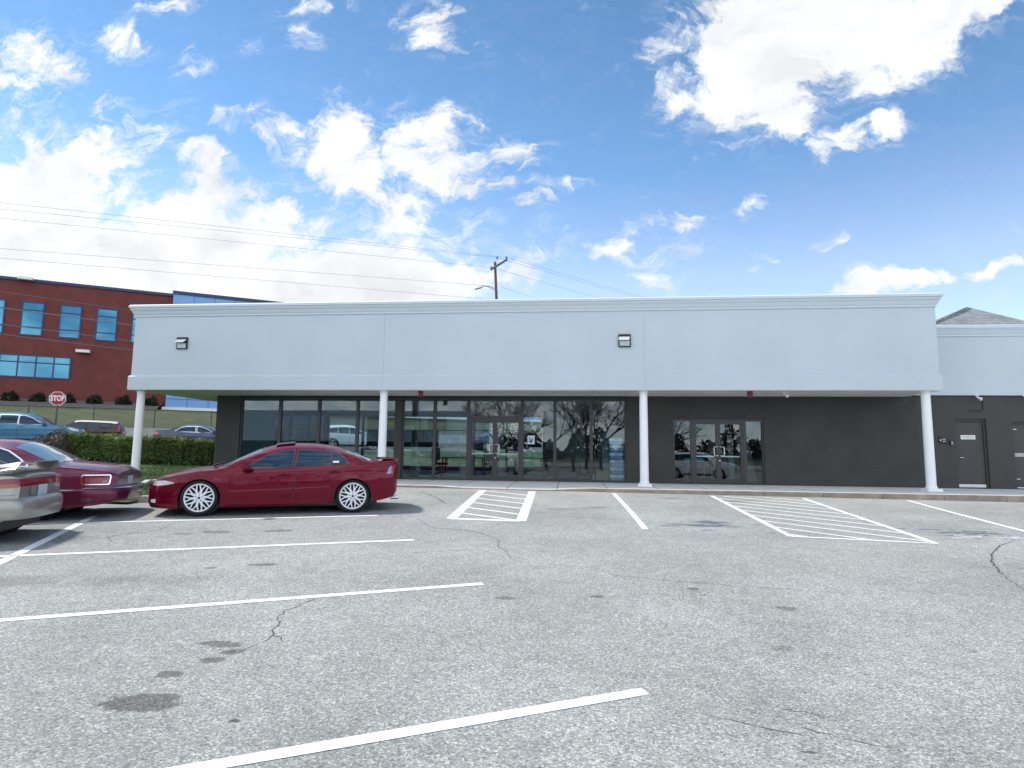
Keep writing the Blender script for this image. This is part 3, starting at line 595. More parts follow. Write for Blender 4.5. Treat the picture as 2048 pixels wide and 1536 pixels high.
def door(x0,x1,z1,hinge,bar_z=1.02):
    st=.075; z0=FL+.012
    mb=MB(); y0,y1=WY+.075,WY+.145
    mb.box(x0,x0+st,y0,y1,z0,z1); mb.box(x1-st,x1,y0,y1,z0,z1); mb.box(x0+st,x1-st,y0+.002,y1-.002,z1-.09,z1); mb.box(x0+st,x1-st,y0+.002,y1-.002,z0,z0+.16)
    d=mb.build('door',M['bronze'],shop)
    mb=MB(); mb.box(x0+st,x1-st,WY+.106,WY+.114,z0+.16,z1-.09); mb.build('glass_pane',M['glass'],d)
    mb=MB(); mb.box(x0+st*.6,x1-st*.6,WY+.155,WY+.19,bar_z-.025,bar_z+.02); mb.build('push_bar',M['steel'],d)
    cx=x1-.035 if hinge=='L' else x0+.035
    tube_handle(cx,-1 if hinge=='L' else 1,bar_z+.02).build('handle',M['steel'],d)
    if hinge=='R':
        mb=MB(); mb.lathe([(0,-.02),(.022,-.02),(.022,.03),(0,.03)],(cx-.005,WY+.07,bar_z-.14),14,'Y'); mb.build('lock_cylinder',M['steel'],d)
    return d
for a,b in((-12.2,-10.70),(-10.70,-9.22),(-9.22,-7.77),(-7.77,-6.33)): window(a,b,FL,3.0)
for a,b in((-6.10,-4.92),(-4.92,-3.71),(-1.80,-.65),(-.65,.60),(.60,1.80)): window(a,b,FL,3.0)
window(-3.71,-1.80,2.28,3.0,name='transom_window')
mb=MB(); mb.box(-3.71,-3.66,yF0,yF1,FL,2.28); mb.box(-1.85,-1.80,yF0,yF1,FL,2.28); mb.box(-3.66,-1.85,yF0+.003,yF1-.003,2.20,2.28); mb.build('door_frame',M['bronze'],shop)
door(-3.66,-2.757,2.2,'L'); door(-2.753,-1.85,2.2,'R')
# second entrance: sidelight, doors, sidelight, frame
window(3.36,4.0,FL,2.28); window(5.72,6.34,FL,2.28)
mb=MB(); mb.box(4.0,4.06,yF0,yF1,FL,2.28); mb.box(5.66,5.72,yF0,yF1,FL,2.28); mb.box(4.06,5.66,yF0+.003,yF1-.003,2.19,2.28); mb.build('door_frame',M['bronze'],shop)
door(4.06,4.858,2.19,'L'); door(4.862,5.66,2.19,'R')
# dark cap over the storefront and lintel joints over second entrance
mb=MB(); mb.box(-12.3,1.9,WY-.012,WY+.0,3.0,SZ-.021); mb.build('head_trim',M['black'],shop)
mb=MB()
mb.box(3.28,6.42,WY-.012,WY-.002,2.283,2.315)
for x in(3.42,4.18,4.95,5.72): mb.box(x,x+.012,WY-.003,WY+.004,2.32,2.42)
mb.build('lintel_joint',M['black'],shop)
# rear glazing of the shop
for k in range(6):
    a=-12.9+k*1.9; b=a+1.9; mb=MB()
    mb.box(a,a+.06,30.4,30.5,.2,2.9); mb.box(b-.06,b,30.4,30.5,.2,2.9); mb.box(a+.06,b-.06,30.4,30.5,2.82,2.9); mb.box(a+.06,b-.06,30.4,30.5,.2,.28); mb.box(a+.06,b-.06,30.41,30.49,2.1,2.15)
    f=mb.build('rear_window',M['bronze'],shop); mb=MB(); mb.box(a+.06,b-.06,30.445,30.452,.28,2.82); mb.build('glass_pane',M['glass'],f)
for k in range(3):
    a=24.6+k*1.9; b=a+1.9; mb=MB(); mb.box(-13.04,-12.95,a,a+.06,.5,2.95); mb.box(-13.04,-12.95,b-.06,b,.5,2.95); mb.box(-13.04,-12.95,a+.06,b-.06,2.88,2.95); mb.box(-13.04,-12.95,a+.06,b-.06,.5,.57)
    f=mb.build('side_window',M['bronze'],shop); mb=MB(); mb.box(-13.0,-12.992,a+.06,b-.06,.57,2.88); mb.build('glass_pane',M['glass'],f)
# columns
def column(x,lab):
    y=18.93; mb=MB()
    mb.lathe([(0,.165),(.15,.165),(.158,.175),(.158,.20),(.145,.215),(.137,.235),(.132,.26),(.131,1.0),(.128,1.9),(.122,2.9),(.122,2.94),(.135,2.95),(.14,2.965),(.135,2.98),(.125,2.985),(.125,3.0),(.15,3.02),(.158,SZ-.022),(0,SZ-.022)],(x,y,0),40)
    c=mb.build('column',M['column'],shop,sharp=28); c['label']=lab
    mb=MB(); mb.bbox(x-.205,x+.205,y-.205,y+.205,FL-.005,.168,.008); mb.build('plinth',M['column'],c)
column(-14.72,'white round column at the open left corner'); column(-6.18,'white round column behind the dark red saloon'); column(2.17,'white round column between the two entrances'); column(10.46,'white round column at the right end')
# fascia floodlights
def flood(x,z,tilt,lab):
    f=empty('floodlight',(x,FY,z),lab,'floodlight','floodlights on the white fascia')
    mb=MB(); mb.box(x-.19,x+.19,FY-.06,FY-.002,z-.20,z+.20); mb.build('housing',M['black'],f)
    mb=MB(); mb.box(x-.155,x+.155,FY-.066,FY-.058,z-.17,z-.01); mb.build('lens',mat('flood_lens',(.35,.42,.46),.1,coat=1,var=.1,vscale=12),f)
    mb=MB(); s=1 if tilt else .45
    mb.add([(x-.17,FY-.062,z+.12),(x+.16,FY-.062,z+.12),(x+.13,FY-.062-.12*s,z+.02),(x-.19,FY-.062-.12*s,z+.02),(x-.17,FY-.062,z+.10),(x+.16,FY-.062,z+.10),(x+.13,FY-.062-.12*s,z+.005),(x-.19,FY-.062-.12*s,z+.005)],[(0,1,2,3),(7,6,5,4),(0,4,5,1),(1,5,6,2),(2,6,7,3),(3,7,4,0)])
    mb.build('visor',M['sign_white'],f)
flood(-13.18,4.63,True,'square black floodlight on the fascia above the hedge'); flood(1.585,4.60,False,'square black floodlight on the fascia by a joint over the box stack')
# soffit items
for x,lab in((-4.97,'small dark red alarm box under the soffit left of the glass doors'),(5.42,'small dark red alarm box under the soffit over the second entrance')):
    a=empty('alarm_box',(x,19.0,SZ-.02),lab,'alarm','red alarm boxes under the soffit')
    mb=MB(); mb.bbox(x-.075,x+.075,18.94,19.06,SZ-.21,SZ-.02,.012); mb.build('housing',M['red_paint'],a)
    mb=MB(); mb.box(x-.04,x+.04,18.932,18.941,SZ-.16,SZ-.09); mb.build('grille',M['black'],a)
def spotlamp(x,y,z,lab,heads=1,parent_m='steel'):
    a=empty('security_light',(x,y,z),lab,'lamp','small security lights under the eaves')
    mb=MB(); mb.lathe([(0,0),(.05,0),(.05,-.03),(0,-.03)],(x,y,z),16); mb.build('base',M['sign_white'],a)
    mb=MB(); mb.tube([(x,y,z-.03),(x,y-.03,z-.08),(x+.06,y-.12,z-.14)],[.018,.03,.055],12); mb.build('lamp_head',M['sign_white'],a)
spotlamp(6.5,19.2,SZ-.02,'small white lamp hanging under the soffit by the blank charcoal wall')
# ------------------------------------------------------------------ right wing
wing=empty('annex_building',(16,20.79,0),'lower white and charcoal annex with plain doors and a hipped shingle roof','building')
RX0,RX1=11.2,32
mb=MB(); wall_with_openings(mb,RX0,RX1,-.3,3.09,WY,WY+.25,[(12.33,13.27,FL,2.33),(14.06,15.0,FL,2.24)]); mb.box(RX0,RX1,29.75,30,-.3,3.09); mb.box(RX1-.25,RX1,WY+.25,29.75,-.3,3.09); mb.build('wall',M['darkwall'],wing)
mb=MB(); mb.box(XR+.07,RX1,WY-.02,WY+.25,3.09,5.06); fa2=mb.build('fascia',M['stucco'],wing)
mb=MB(); mb.prism([(WY-.07,3.088),(WY-.022,3.088),(WY-.022,3.60),(WY-.07,3.56)],XR+.075,RX1); mb.v=[(y,x,z) for x,y,z in mb.v]; mb.build('band',M['stucco'],fa2)
mb=MB(); mb.prism([(WY-.021,5.04),(WY-.05,5.04),(WY-.05,5.09),(WY-.08,5.14),(WY-.11,5.22),(WY-.13,5.24),(WY-.13,5.28),(WY-.16,5.29),(WY-.16,5.38),(WY-.12,5.40),(WY+.3,5.44),(WY+.3,5.04)],XR+.08,RX1); mb.v=[(y,x,z) for x,y,z in mb.v]; mb.build('cornice',M['trim'],fa2)
mb=MB(); cxr,cyr=20.2,31.5
a1=at_depth(1933,614,30); a2=at_depth(1943,614,30.2); a2.z=a1.z; f1=on_plane(1731,708,(0,0,1),5.6); f2=on_plane(2250,716,(0,0,1),5.6); f2.y=f1.y
mb.add([f1,f2,(f2.x,a1.y*2-f1.y,5.6),(f1.x,a1.y*2-f1.y,5.6),a1,a2],[(0,1,5,4),(1,2,5),(2,3,4,5),(3,0,4),(0,3,2,1)])
mb.build('hip_roof',M['shingle'],wing)
mb=MB(); mb.box(RX0,RX1,WY+.26,29.7,5.0,5.05); mb.build('roof',mat('roof_membrane',(.5,.5,.5)),wing)
# doors of the wing
mb=MB(); mb.box(12.36,13.21,WY+.10,WY+.15,FL+.03,2.24); mb.box(12.33,12.36,WY+.06,WY+.16,FL,2.33); mb.box(13.21,13.27,WY+.06,WY+.16,FL,2.33); mb.box(12.36,13.21,WY+.06,WY+.16,2.25,2.33)
d1=mb.build('door',mat('door_charcoal',(.050,.052,.050),.6,var=.06,vscale=3),wing); d1['label']='charcoal door with a small white notice and a steel kick plate'
mb=MB(); mb.box(12.37,13.2,WY+.09,WY+.101,FL+.035,FL+.13); mb.build('kick_plate',M['steel'],d1)
mb=MB(); mb.tube([(12.43,WY+.10,1.08),(12.43,WY+.04,1.08),(12.54,WY+.04,1.07)],.012,8); mb.build('handle',M['steel'],d1)
mb=MB(); mb.box(12.53,12.97,WY+.088,WY+.1,1.665,1.80); nt_=mb.build('notice',M['sign_white'],d1)
mb=MB(); gr=mat('print_grey',(.25,.26,.26),.7,var=.05); x=12.57
rr=random.Random(3)
for z,xe in((1.757,12.93),(1.708,12.92)):
    x=12.57 if z>1.73 else 12.585
    while x<xe:
        w_=rr.uniform(.03,.10); mb.box(x,min(x+w_,xe),WY+.0862,WY+.0882,z-.012,z+.012); x+=w_+rr.uniform(.008,.02)
mb.build('print',gr,nt_)
mb=MB(); mb.box(14.09,14.95,WY+.10,WY+.15,FL+.03,2.17); mb.box(14.06,14.09,WY+.06,WY+.16,FL,2.24); mb.box(14.95,15.0,WY+.06,WY+.16,FL,2.24); mb.box(14.09,14.95,WY+.06,WY+.16,2.18,2.24)
d2=mb.build('door',MATS['door_charcoal'],wing); d2['label']='charcoal door with a grey metal bar, cut by the right edge'
mb=MB(); mb.box(14.1,14.94,WY+.07,WY+.1,1.12,1.24); mb.build('panic_plate',mat('grey_metal',(.35,.36,.36),.5,metal=.3),d2)
for z in(1.99,.40): mb=MB(); mb.box(14.12,14.22,WY+.085,WY+.1,z,z+.02); mb.build('hinge',M['steel'],d2)
mb=MB(); mb.box(14.1,14.94,WY+.09,WY+.1,FL+.03,FL+.06); mb.build('kick_plate',M['steel'],d2)
mb=MB(); mb.tube([(13.22,WY-.012,3.06),(13.2,WY-.012,2.62),(13.15,WY-.012,2.58),(12.75,WY-.012,2.60)],.013,6); thing(mb,'wall_conduit',M['black'],'thin dark cable on the wall above the door with the white notice','cable')
pn=empty('wall_plate',(11.93,WY,1.63),'small black plate with white marks on the wall beside the right column','plate')
mb=MB(); mb.bbox(11.80,12.05,WY-.03,WY-.001,1.53,1.73,.006); mb.build('panel',M['black'],pn)
mb=MB(); mb.box(11.90,12.0,WY-.032,WY-.030,1.655,1.67); mb.box(11.90,12.0,WY-.032,WY-.030,1.585,1.60); mb.box(11.825,11.86,WY-.032,WY-.030,1.61,1.65); mb.build('print',M['sign_white'],pn)
ic=empty('intercom',(12.19,WY,1.54),'small grey and black intercom beside the door with the white notice','intercom')
mb=MB(); mb.bbox(12.12,12.21,WY-.05,WY-.001,1.47,1.62,.008); mb.build('body',M['black'],ic)
mb=MB(); mb.lathe([(0,-.062),(.026,-.062),(.03,-.05),(.03,-.048)],(12.175,WY,1.565),18,'Y'); mb.box(12.15,12.2,WY-.054,WY-.049,1.49,1.53); mb.build('faceplate',MATS['grey_metal'],ic)
spotlamp(12.98,WY-.12,3.086,'small grey lamp under the annex eave above the notice door'); spotlamp(14.4,WY-.12,3.086,'small white lamp under the annex eave at the right edge')
# ------------------------------------------------------------------ things inside the shop
for k in range(6):
    x0=1.245+random.uniform(-.012,.012)-(0 if k<5 else .02); y0=WY+.26; z=FL+k*.252
    b=empty('paper_box',(x0+.235,y0+.15,z),['lowest box of the blue and white stack','second box from the floor in the blue and white stack','third box from the floor in the blue and white stack','third box from the top of the blue and white stack','second box from the top of the blue and white stack','topmost box of the blue and white stack'][k],'box','blue boxes stacked inside the window')
    mb=MB(); mb.bbox(x0+.004,x0+.466,y0+.004,y0+.30,z,z+.155,.006); mb.build('carton',M['boxblue'],b)
    mb=MB(); mb.bbox(x0,x0+.47,y0,y0+.304,z+.155,z+.25,.006); l_=mb.build('lid',M['boxwhite'],b)
    mb=MB(); mb.prism([(x0+.16,z+.20),(x0+.20,z+.19),(x0+.34,z+.212),(x0+.345,z+.225),(x0+.2,z+.212)],y0-.004,y0+.001); mb.build('swoosh',M['black'],l_)
    text('lettering','BLIZZARD',.085,(x0+.25,y0+.0015,z+.098),FACE,M['boxwhite'],b,ext=.001,sx=1.0)
    mb=MB(); rr=random.Random(k); xx=x0+.09
    while xx<x0+.4: w_=rr.uniform(.02,.05); mb.box(xx,xx+w_,y0+.001,y0+.005,z+.03,z+.042); xx+=w_+.012
    mb.build('print',M['fridge'],b)
cb=empty('cardboard_box',(.98,WY+.45,FL),'plain tan cardboard box on the floor beside the blue box stack','box')
mb=MB(); mb.bbox(.76,1.2,WY+.28,WY+.62,FL,FL+.42,.006); mb.build('carton',M['cardboard'],cb)
mb=MB(); mb.box(.76,1.2,WY+.277,WY+.282,FL+.29,FL+.415); mb.build('flap',mat('cardboard_dark',(.22,.19,.12),.8),cb)
mb=MB(); mb.lathe([(0,0),(.045,0),(.045,.2),(.03,.24),(.018,.25),(.018,.28),(0,.28)],(.66,WY+.35,FL),16); thing(mb,'white_bottle',M['boxwhite'],'white bottle on the floor left of the tan box','bottle')
fr=empty('refrigerator',(1.55,27.0,FL),'pale refrigerator behind the blue box stack','refrigerator')
mb=MB(); mb.bbox(1.24,1.9,26.6,27.2,FL,FL+1.75,.02); mb.build('cabinet',M['fridge'],fr)
mb=MB(); mb.bbox(1.24,1.9,26.54,26.595,FL+.04,FL+1.12,.015); dd=mb.build('door',M['fridge'],fr); mb=MB(); mb.bbox(1.24,1.9,26.54,26.595,FL+1.135,FL+1.75,.015); d_u=mb.build('freezer_door',M['fridge'],fr)
mb=MB(); mb.tube([(1.27,26.54,FL+.65),(1.25,26.48,FL+.7),(1.25,26.48,FL+1.05),(1.27,26.54,FL+1.1)],.012,8); mb.build('handle',M['sign_white'],dd)
mb=MB(); mb.box(1.55,1.85,26.535,26.541,FL+1.2,FL+1.6); mb.build('paper',M['sign_white'],d_u)
mb=MB(); mb.box(-1.42,-.88,29.75,29.88,FL,2.35); thing(mb,'lit_wall_panel',M['paleblue'],'tall pale blue panel coloured as a lit strip of the rear wall','board')  # pale colour stands in for light on a strip of rear wall
mb=MB(); mb.box(.55,1.1,28.9,28.95,FL,2.1); mb.box(.62,.66,28.87,28.9,1.0,1.1); thing(mb,'wooden_door',mat('brown_door',(.13,.075,.05),.6,var=.2,vscale=3),'brown wooden door at the back, left of the refrigerator','door')
# poster taped to the glass
ps=empty('poster',(-1.3,WY+.125,1.6),'small white poster with a teal figure, taped to the window right of the doors','poster')
px0,px1,pz0,pz1=-1.60,-1.36,1.37,1.66
mb=MB(); mb.box(px0,px1,WY+.1,WY+.104,pz0,pz1); mb.build('sheet',M['sign_white'],ps)
mb=MB(); mb.box(px0+.02,px1-.02,WY+.097,WY+.1,pz0+.02,pz1-.03); pp=mb.build('print',mat('poster_pale',(.40,.58,.63),.6,var=.25,vscale=20),ps)
mb=MB(); cx_,cz_=(px0+px1)/2,(pz0+pz1)/2
mb.prism([(px0+.04,pz1-.05),(px0+.06,pz1-.05),(px0+.07,cz_-.03),(cx_-.02,cz_-.07),(cx_-.02,cz_-.10),(px0+.05,cz_-.06)],WY+.094,WY+.097); mb.prism([(cx_-.03,cz_+.0),(cx_,cz_+.03),(cx_+.03,cz_+.01),(px1-.04,cz_+.06),(px1-.03,cz_+.05),(cx_+.04,cz_-.03),(cx_+.03,pz0+.03),(cx_-.02,pz0+.03)],WY+.094,WY+.097)
mb.build('figure',mat('poster_teal',(.03,.13,.18),.6,var=.2),ps)
mb=MB(); mb.bbox(-11.2,-10.85,24.05,24.08,1.10,1.33,.005); thing(mb,'wall_notice',M['paleblue'],'pale sheet hung on the wall behind the left window','notice')
# dark banners hung on the rear glass, lettering seen from behind (illegible)
def banner(x0,x1,z0,z1,lab,seed):
    b=empty('window_banner',((x0+x1)/2,30.2,z0),lab,'banner','dark banners on the rear windows')
    mb=MB(); mb.box(x0,x1,30.2,30.215,z0,z1); mb.build('cloth',mat('banner_dark',(.030,.038,.05),.7,var=.1),b)
    mb=MB(); rr=random.Random(seed); x=x0+.2; h=(z1-z0)
    while x<x1-.45:
        w_=rr.uniform(.28,.4); zt_,zb2=z1-h*.14,z1-h*.66; s=.07
        sh=rr.choice('OUIO')
        if sh=='I': mb.box(x+.1,x+.1+s,30.19,30.199,zb2,zt_); 
        else:
            mb.box(x,x+s,30.19,30.199,zb2,zt_); mb.box(x+w_-s,x+w_,30.19,30.199,zb2,zt_); mb.box(x+s,x+w_-s,30.19,30.199,zb2,zb2+s)
            if sh=='O': mb.box(x+s,x+w_-s,30.19,30.199,zt_-s,zt_)
        x+=w_+.14
    mb.box(x0+.1,x1-.1,30.19,30.199,z0+h*.22,z0+h*.26)
    mb.build('print',mat('banner_print',(.075,.088,.10),.7,var=.1),b)
banner(-10.7,-6.9,1.25,2.12,'dark banner on the rear glass, behind the column left of the doors',1); banner(-3.55,-1.6,1.3,2.05,'dark banner on the rear glass, behind the entrance doors',4)
# furniture
def office_chair(x,y,rz,lab,m):
    c=empty('office_chair',(x,y,FL),lab,'chair',None,rz)
    mb=MB(); mb.bbox(-.25,.25,-.25,.25,.44,.53,.03); mb.build('seat',m,c,world=False)
    mb=MB(); mb.bbox(-.23,.23,.22,.29,.62,1.12,.03); mb.obox((0,.2,.46),(0,.27,.7),.06,.03); mb.build('backrest',m,c,world=False)
    for s in(-1,1):
        mb=MB(); mb.tube([(s*.26,-.08,.5),(s*.3,-.12,.68),(s*.3,.1,.72),(s*.27,.24,.72)],.022,8); mb.build('armrest',M['black'],c,world=False)
    mb=MB(); mb.tube([(0,0,.1),(0,0,.44)],.03,8)
    for k in range(5): a=k*2*math.pi/5; mb.tube([(0,0,.12),(.28*math.cos(a),.28*math.sin(a),.06)],[.03,.018],6); mb.lathe([(0,-.02),(.03,-.02),(.03,.02),(0,.02)],(.28*math.cos(a),.28*math.sin(a),.03),10,'Y')
    mb.build('base',M['black'],c,world=False); return c
office_chair(-.95,23.4,R(200),'black swivel chair with armrests right of the glass doors',M['black'])
ch=empty('armchair',(-.2,22.7,FL),'bulky black armchair behind the window, right of the swivel chair','armchair',None,R(170))
mb=MB(); mb.bbox(-.36,.36,-.34,.36,.1,.45,.05); mb.build('seat',M['black'],ch,world=False); mb=MB(); mb.bbox(-.34,.34,.28,.42,.4,.98,.06); mb.build('backrest',M['black'],ch,world=False)
for s in(-1,1): mb=MB(); mb.bbox(s*.36-.08,s*.36+.08,-.34,.36,.06,.64,.04); mb.build('arm',M['black'],ch,world=False)
def desk(x,y,w_,d_,h,lab,m,mt):
    t=empty('desk',(x,y,FL),lab,'desk','desks inside the shop'); 
    mb=MB(); mb.bbox(x-w_/2,x+w_/2,y-d_/2,y+d_/2,FL+h-.04,FL+h,.008); mb.build('desktop',mt,t)
    for a,b in((-1,-1),(1,-1),(-1,1),(1,1)): mb=MB(); mb.box(x+a*(w_/2-.06)-.025,x+a*(w_/2-.06)+.025,y+b*(d_/2-.06)-.025,y+b*(d_/2-.06)+.025,FL,FL+h-.04); mb.build('leg',m,t)
desk(-1.6,26.5,2.0,.7,.74,'long black desk at the back, right of the doors',M['black'],M['black']); desk(-4.6,25.0,1.8,.7,.74,'dark desk behind the window left of the doors',M['black'],M['black']); desk(-2.9,25.8,.9,.6,.74,'small desk with a pale top seen through the left glass door',M['black'],M['boxwhite'])
office_chair(-3.35,24.2,R(20),'grey-backed chair seen through the left glass door',mat('chair_grey',(.35,.37,.37),.6)); office_chair(-5.4,24.0,R(150),'dark chair by the desk left of the doors',M['black'])
# behind the second entrance
sb=empty('side_table',(4.35,22.6,FL),'small oak table behind the second entrance','table')
mb=MB(); mb.bbox(4.02,4.72,22.3,22.9,FL+.50,FL+.55,.008); mb.build('tabletop',M['oak'],sb)
for a,b in((4.06,22.34),(4.68,22.34),(4.06,22.86),(4.68,22.86)): mb=MB(); mb.box(a-.03,a+.03,b-.03,b+.03,FL,FL+.5); mb.build('leg',M['oak'],sb)
mb=MB(); mb.bbox(3.95,4.72,22.35,22.95,FL+.72,FL+.83,.045); mb.box(4.3,4.36,22.6,22.66,FL+.55,FL+.73); thing(mb,'white_cushion',mat('cushion_pale',(.45,.58,.65),.7),'pale padded bundle on the oak table','cushion')
def board(x,y,w_,h,lean,lab,m):
    mb=MB(); mb.add([(x,y,FL),(x+w_,y,FL),(x+w_+lean,y+.5,FL+h),(x+lean,y+.5,FL+h),(x,y+.04,FL),(x+w_,y+.04,FL),(x+w_+lean,y+.54,FL+h),(x+lean,y+.54,FL+h)],[(0,1,2,3),(7,6,5,4),(0,4,5,1),(1,5,6,2),(2,6,7,3),(3,7,4,0)])
    return thing(mb,'leaning_board',m,lab,'board','boards leaning inside the second entrance')
bw=mat('board_grey',(.30,.32,.33),.7,var=.08); bb=mat('board_brown',(.17,.15,.13),.7,var=.08)
board(4.95,22.4,.38,1.68,0,'brownish upright board behind the right leaf of the second entrance',bb); board(5.55,22.2,.18,1.7,.05,'narrow grey board at the right leaf edge of the second entrance',bw); board(5.95,21.8,.42,1.65,-.14,'wide grey board leaning behind the right sidelight',bw)
mb=MB(); mb.lathe([(0,0),(.085,0),(.10,.40),(.09,.40),(.08,.02)],(5.93,21.4,FL),20); thing(mb,'tan_bucket',mat('bucket_tan',(.28,.20,.07),.6),'tan bucket on the floor behind the right sidelight','bucket')
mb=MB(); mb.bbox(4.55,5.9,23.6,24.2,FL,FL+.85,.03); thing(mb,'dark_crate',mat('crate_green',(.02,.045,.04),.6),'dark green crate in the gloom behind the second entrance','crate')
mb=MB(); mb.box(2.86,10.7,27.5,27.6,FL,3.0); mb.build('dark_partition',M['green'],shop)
# ------------------------------------------------------------------ vegetation
def leaves(n,fn,size,name='foliage',flat=.0,parent=None,m=None,elong=1.7):
    vs=np.zeros((n*4,3)); lv=np.zeros(n*4)
    for i in range(n):
        p,nrm,shade=fn(); a=rng.normal(size=3); a-=nrm*a.dot(nrm); a/=np.linalg.norm(a)+1e-9; b=np.cross(nrm,a)
        s=size*rng.uniform(.6,1.4); l=s*elong*.5; w_=s*.5
        vs[4*i]=p-a*l; vs[4*i+1]=p+b*w_*.7-a*l*.1; vs[4*i+2]=p+a*l; vs[4*i+3]=p-b*w_*.7-a*l*.1; lv[4*i:4*i+4]=shade
    mb=MB(); mb.v=[tuple(v) for v in vs]; mb.f=[(4*i,4*i+1,4*i+2,4*i+3) for i in range(n)]; mb.sm=[False]*n
    o=mb.build(name,m,parent,fix=False); at=o.data.attributes.new('lv','FLOAT','POINT'); at.data.foreach_set('value',lv.astype(np.float32)); return o
def rnd_dir():
    v=rng.normal(size=3); return v/np.linalg.norm(v)
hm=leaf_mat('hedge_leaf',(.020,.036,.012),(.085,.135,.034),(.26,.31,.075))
# hedge: a clipped box along the lot edge, running to the left
hd=empty('hedge',(-19,22.6,.3),'clipped dark green hedge between the lawn and the street','hedge')
HA,HB=Vector((-20.1,21.8)),Vector((-13.5,23.3)); hd_d=(HB-HA).normalized(); hd_n=Vector((-hd_d.y,hd_d.x)); hl=(HB-HA).length
def hedge_pt():
    while True:
        t=rng.uniform(0,1); q=rng.uniform(0,1)
        side=rng.random()
        bump=.07*math.sin(t*hl*2.1)+.05*math.sin(t*hl*5.3+1)+.04*math.sin(t*hl*11)
        zt=1.36+bump*.6; z0=.34
        if side<.5: d=0-abs(rng.normal(0,.05))*-1+bump*.4; z=z0+.08+(zt-z0)*rng.beta(1.6,1.0); nn=np.array([-hd_n.x,-hd_n.y,.4])
        elif side<.9: d=rng.uniform(0,1.3); z=zt+.03-abs(rng.normal(0,.07)); nn=np.array([0,0,1.])
        else: d=rng.uniform(0,1.3); z=rng.uniform(z0+.2,zt); nn=np.array([-hd_n.x,-hd_n.y,.2])
        if z<.62 and rng.random()<.45: continue
        p=HA+hd_d*(t*hl)+hd_n*d
        nn=nn/np.linalg.norm(nn)+rnd_dir()*.8; nn/=np.linalg.norm(nn)
        return np.array([p.x,p.y,z+bank_z(p.x,p.y)-bank_z(-16,22.8)]),nn,float(np.clip(rng.normal(.45+(.12 if z>zt-.15 else -.06),.24),0,1))  # leaves near the top toned lighter, painting in the lit crown
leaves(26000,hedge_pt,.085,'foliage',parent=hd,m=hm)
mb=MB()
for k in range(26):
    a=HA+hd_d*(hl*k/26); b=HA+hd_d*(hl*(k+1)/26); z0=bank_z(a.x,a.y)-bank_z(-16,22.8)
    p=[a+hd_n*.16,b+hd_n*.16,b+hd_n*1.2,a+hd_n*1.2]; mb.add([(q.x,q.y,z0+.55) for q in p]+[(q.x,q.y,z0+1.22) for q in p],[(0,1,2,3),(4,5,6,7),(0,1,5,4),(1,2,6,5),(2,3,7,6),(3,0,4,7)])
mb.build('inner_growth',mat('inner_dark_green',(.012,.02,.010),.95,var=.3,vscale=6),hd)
mb=MB()
for k in range(90):
    t=rng.uniform(0,1); d=rng.uniform(.1,1.1); p=HA+hd_d*(t*hl)+hd_n*d; z0=bank_z(p.x,p.y)-.05
    mb.tube([(p.x,p.y,z0),(p.x+rng.normal(0,.1),p.y+rng.normal(0,.1),z0+.35),(p.x+rng.normal(0,.2),p.y+rng.normal(0,.2),z0+.8)],[.018,.013,.007],5)
mb.build('stems',mat('stem_brown',(.05,.038,.03),.9),hd)
# pale leaf litter band under the hedge
mb=MB(); 
def shrub(name,c,rx,ry,rz_,n,size,m,lab,cat='shrub',group=None):
    s=empty(name,(c[0],c[1],c[2]),lab,cat,group)
    def f():
        d=rnd_dir(); d[2]=abs(d[2])*.95+.02; r_=rng.uniform(.55,1.05)*(1+.12*math.sin(5*d[0]+3*d[1]))
        return np.array([c[0]+d[0]*rx*r_,c[1]+d[1]*ry*r_,c[2]+d[2]*rz_*r_]),rnd_dir(),float(np.clip(rng.normal(.5,.25),0,1))
    leaves(n,f,size,'foliage',parent=s,m=m)
    mb=MB()
    for k in range(14):
        a=rng.uniform(0,6.28); rr_=rng.uniform(.3,.8); mb.tube([(c[0],c[1],c[2]-.1),(c[0]+.4*rx*rr_*math.cos(a),c[1]+.4*ry*rr_*math.sin(a),c[2]+rz_*.5),(c[0]+rx*rr_*math.cos(a),c[1]+ry*rr_*math.sin(a),c[2]+rz_*.85)],[.02,.012,.005],5)
    mb.build('branches',MATS['stem_brown'],s); return s
brm=leaf_mat('brown_leaf',(.045,.035,.03),(.10,.078,.065),(.20,.165,.15))
p=at_depth(104,930,23.6); shrub('brown_shrub',(p.x,p.y,.42),.90,.75,1.34,6000,.05,brm,'rounded brownish bare-looking shrub beside the stop sign')
gm=leaf_mat('bush_leaf',(.008,.013,.006),(.025,.035,.012),(.06,.075,.03))
# grass blades near the hedge
gl=leaf_mat('grass_blade',(.022,.05,.012),(.05,.10,.025),(.11,.16,.05),.3)
n=26000; vs=np.zeros((n*3,3)); lv=np.zeros(n*3); i=0
while i<n:
    x=rng.uniform(-20,-9.2) if rng.random()<.5 else rng.uniform(-16,-9.5); y=rng.uniform(11.5,22.6)
    if not in_isl(x,y) or (-13.2<x and y>20.7): continue
    if y>17.3 and x>-10.7: continue
    z=bank_z(x,y)+.01; h=rng.uniform(.04,.11); a=rng.uniform(0,6.28); w_=rng.uniform(.004,.008); lx,ly=rng.normal(0,.03),rng.normal(0,.03)
    vs[3*i]=(x-w_*math.cos(a),y-w_*math.sin(a),z); vs[3*i+1]=(x+w_*math.cos(a),y+w_*math.sin(a),z); vs[3*i+2]=(x+lx,y+ly,z+h); lv[3*i:3*i+3]=np.clip(rng.normal(.5,.22),0,1); i+=1
mb=MB(); mb.v=[tuple(v) for v in vs]; mb.f=[(3*k,3*k+1,3*k+2) for k in range(n)]; mb.sm=[False]*n
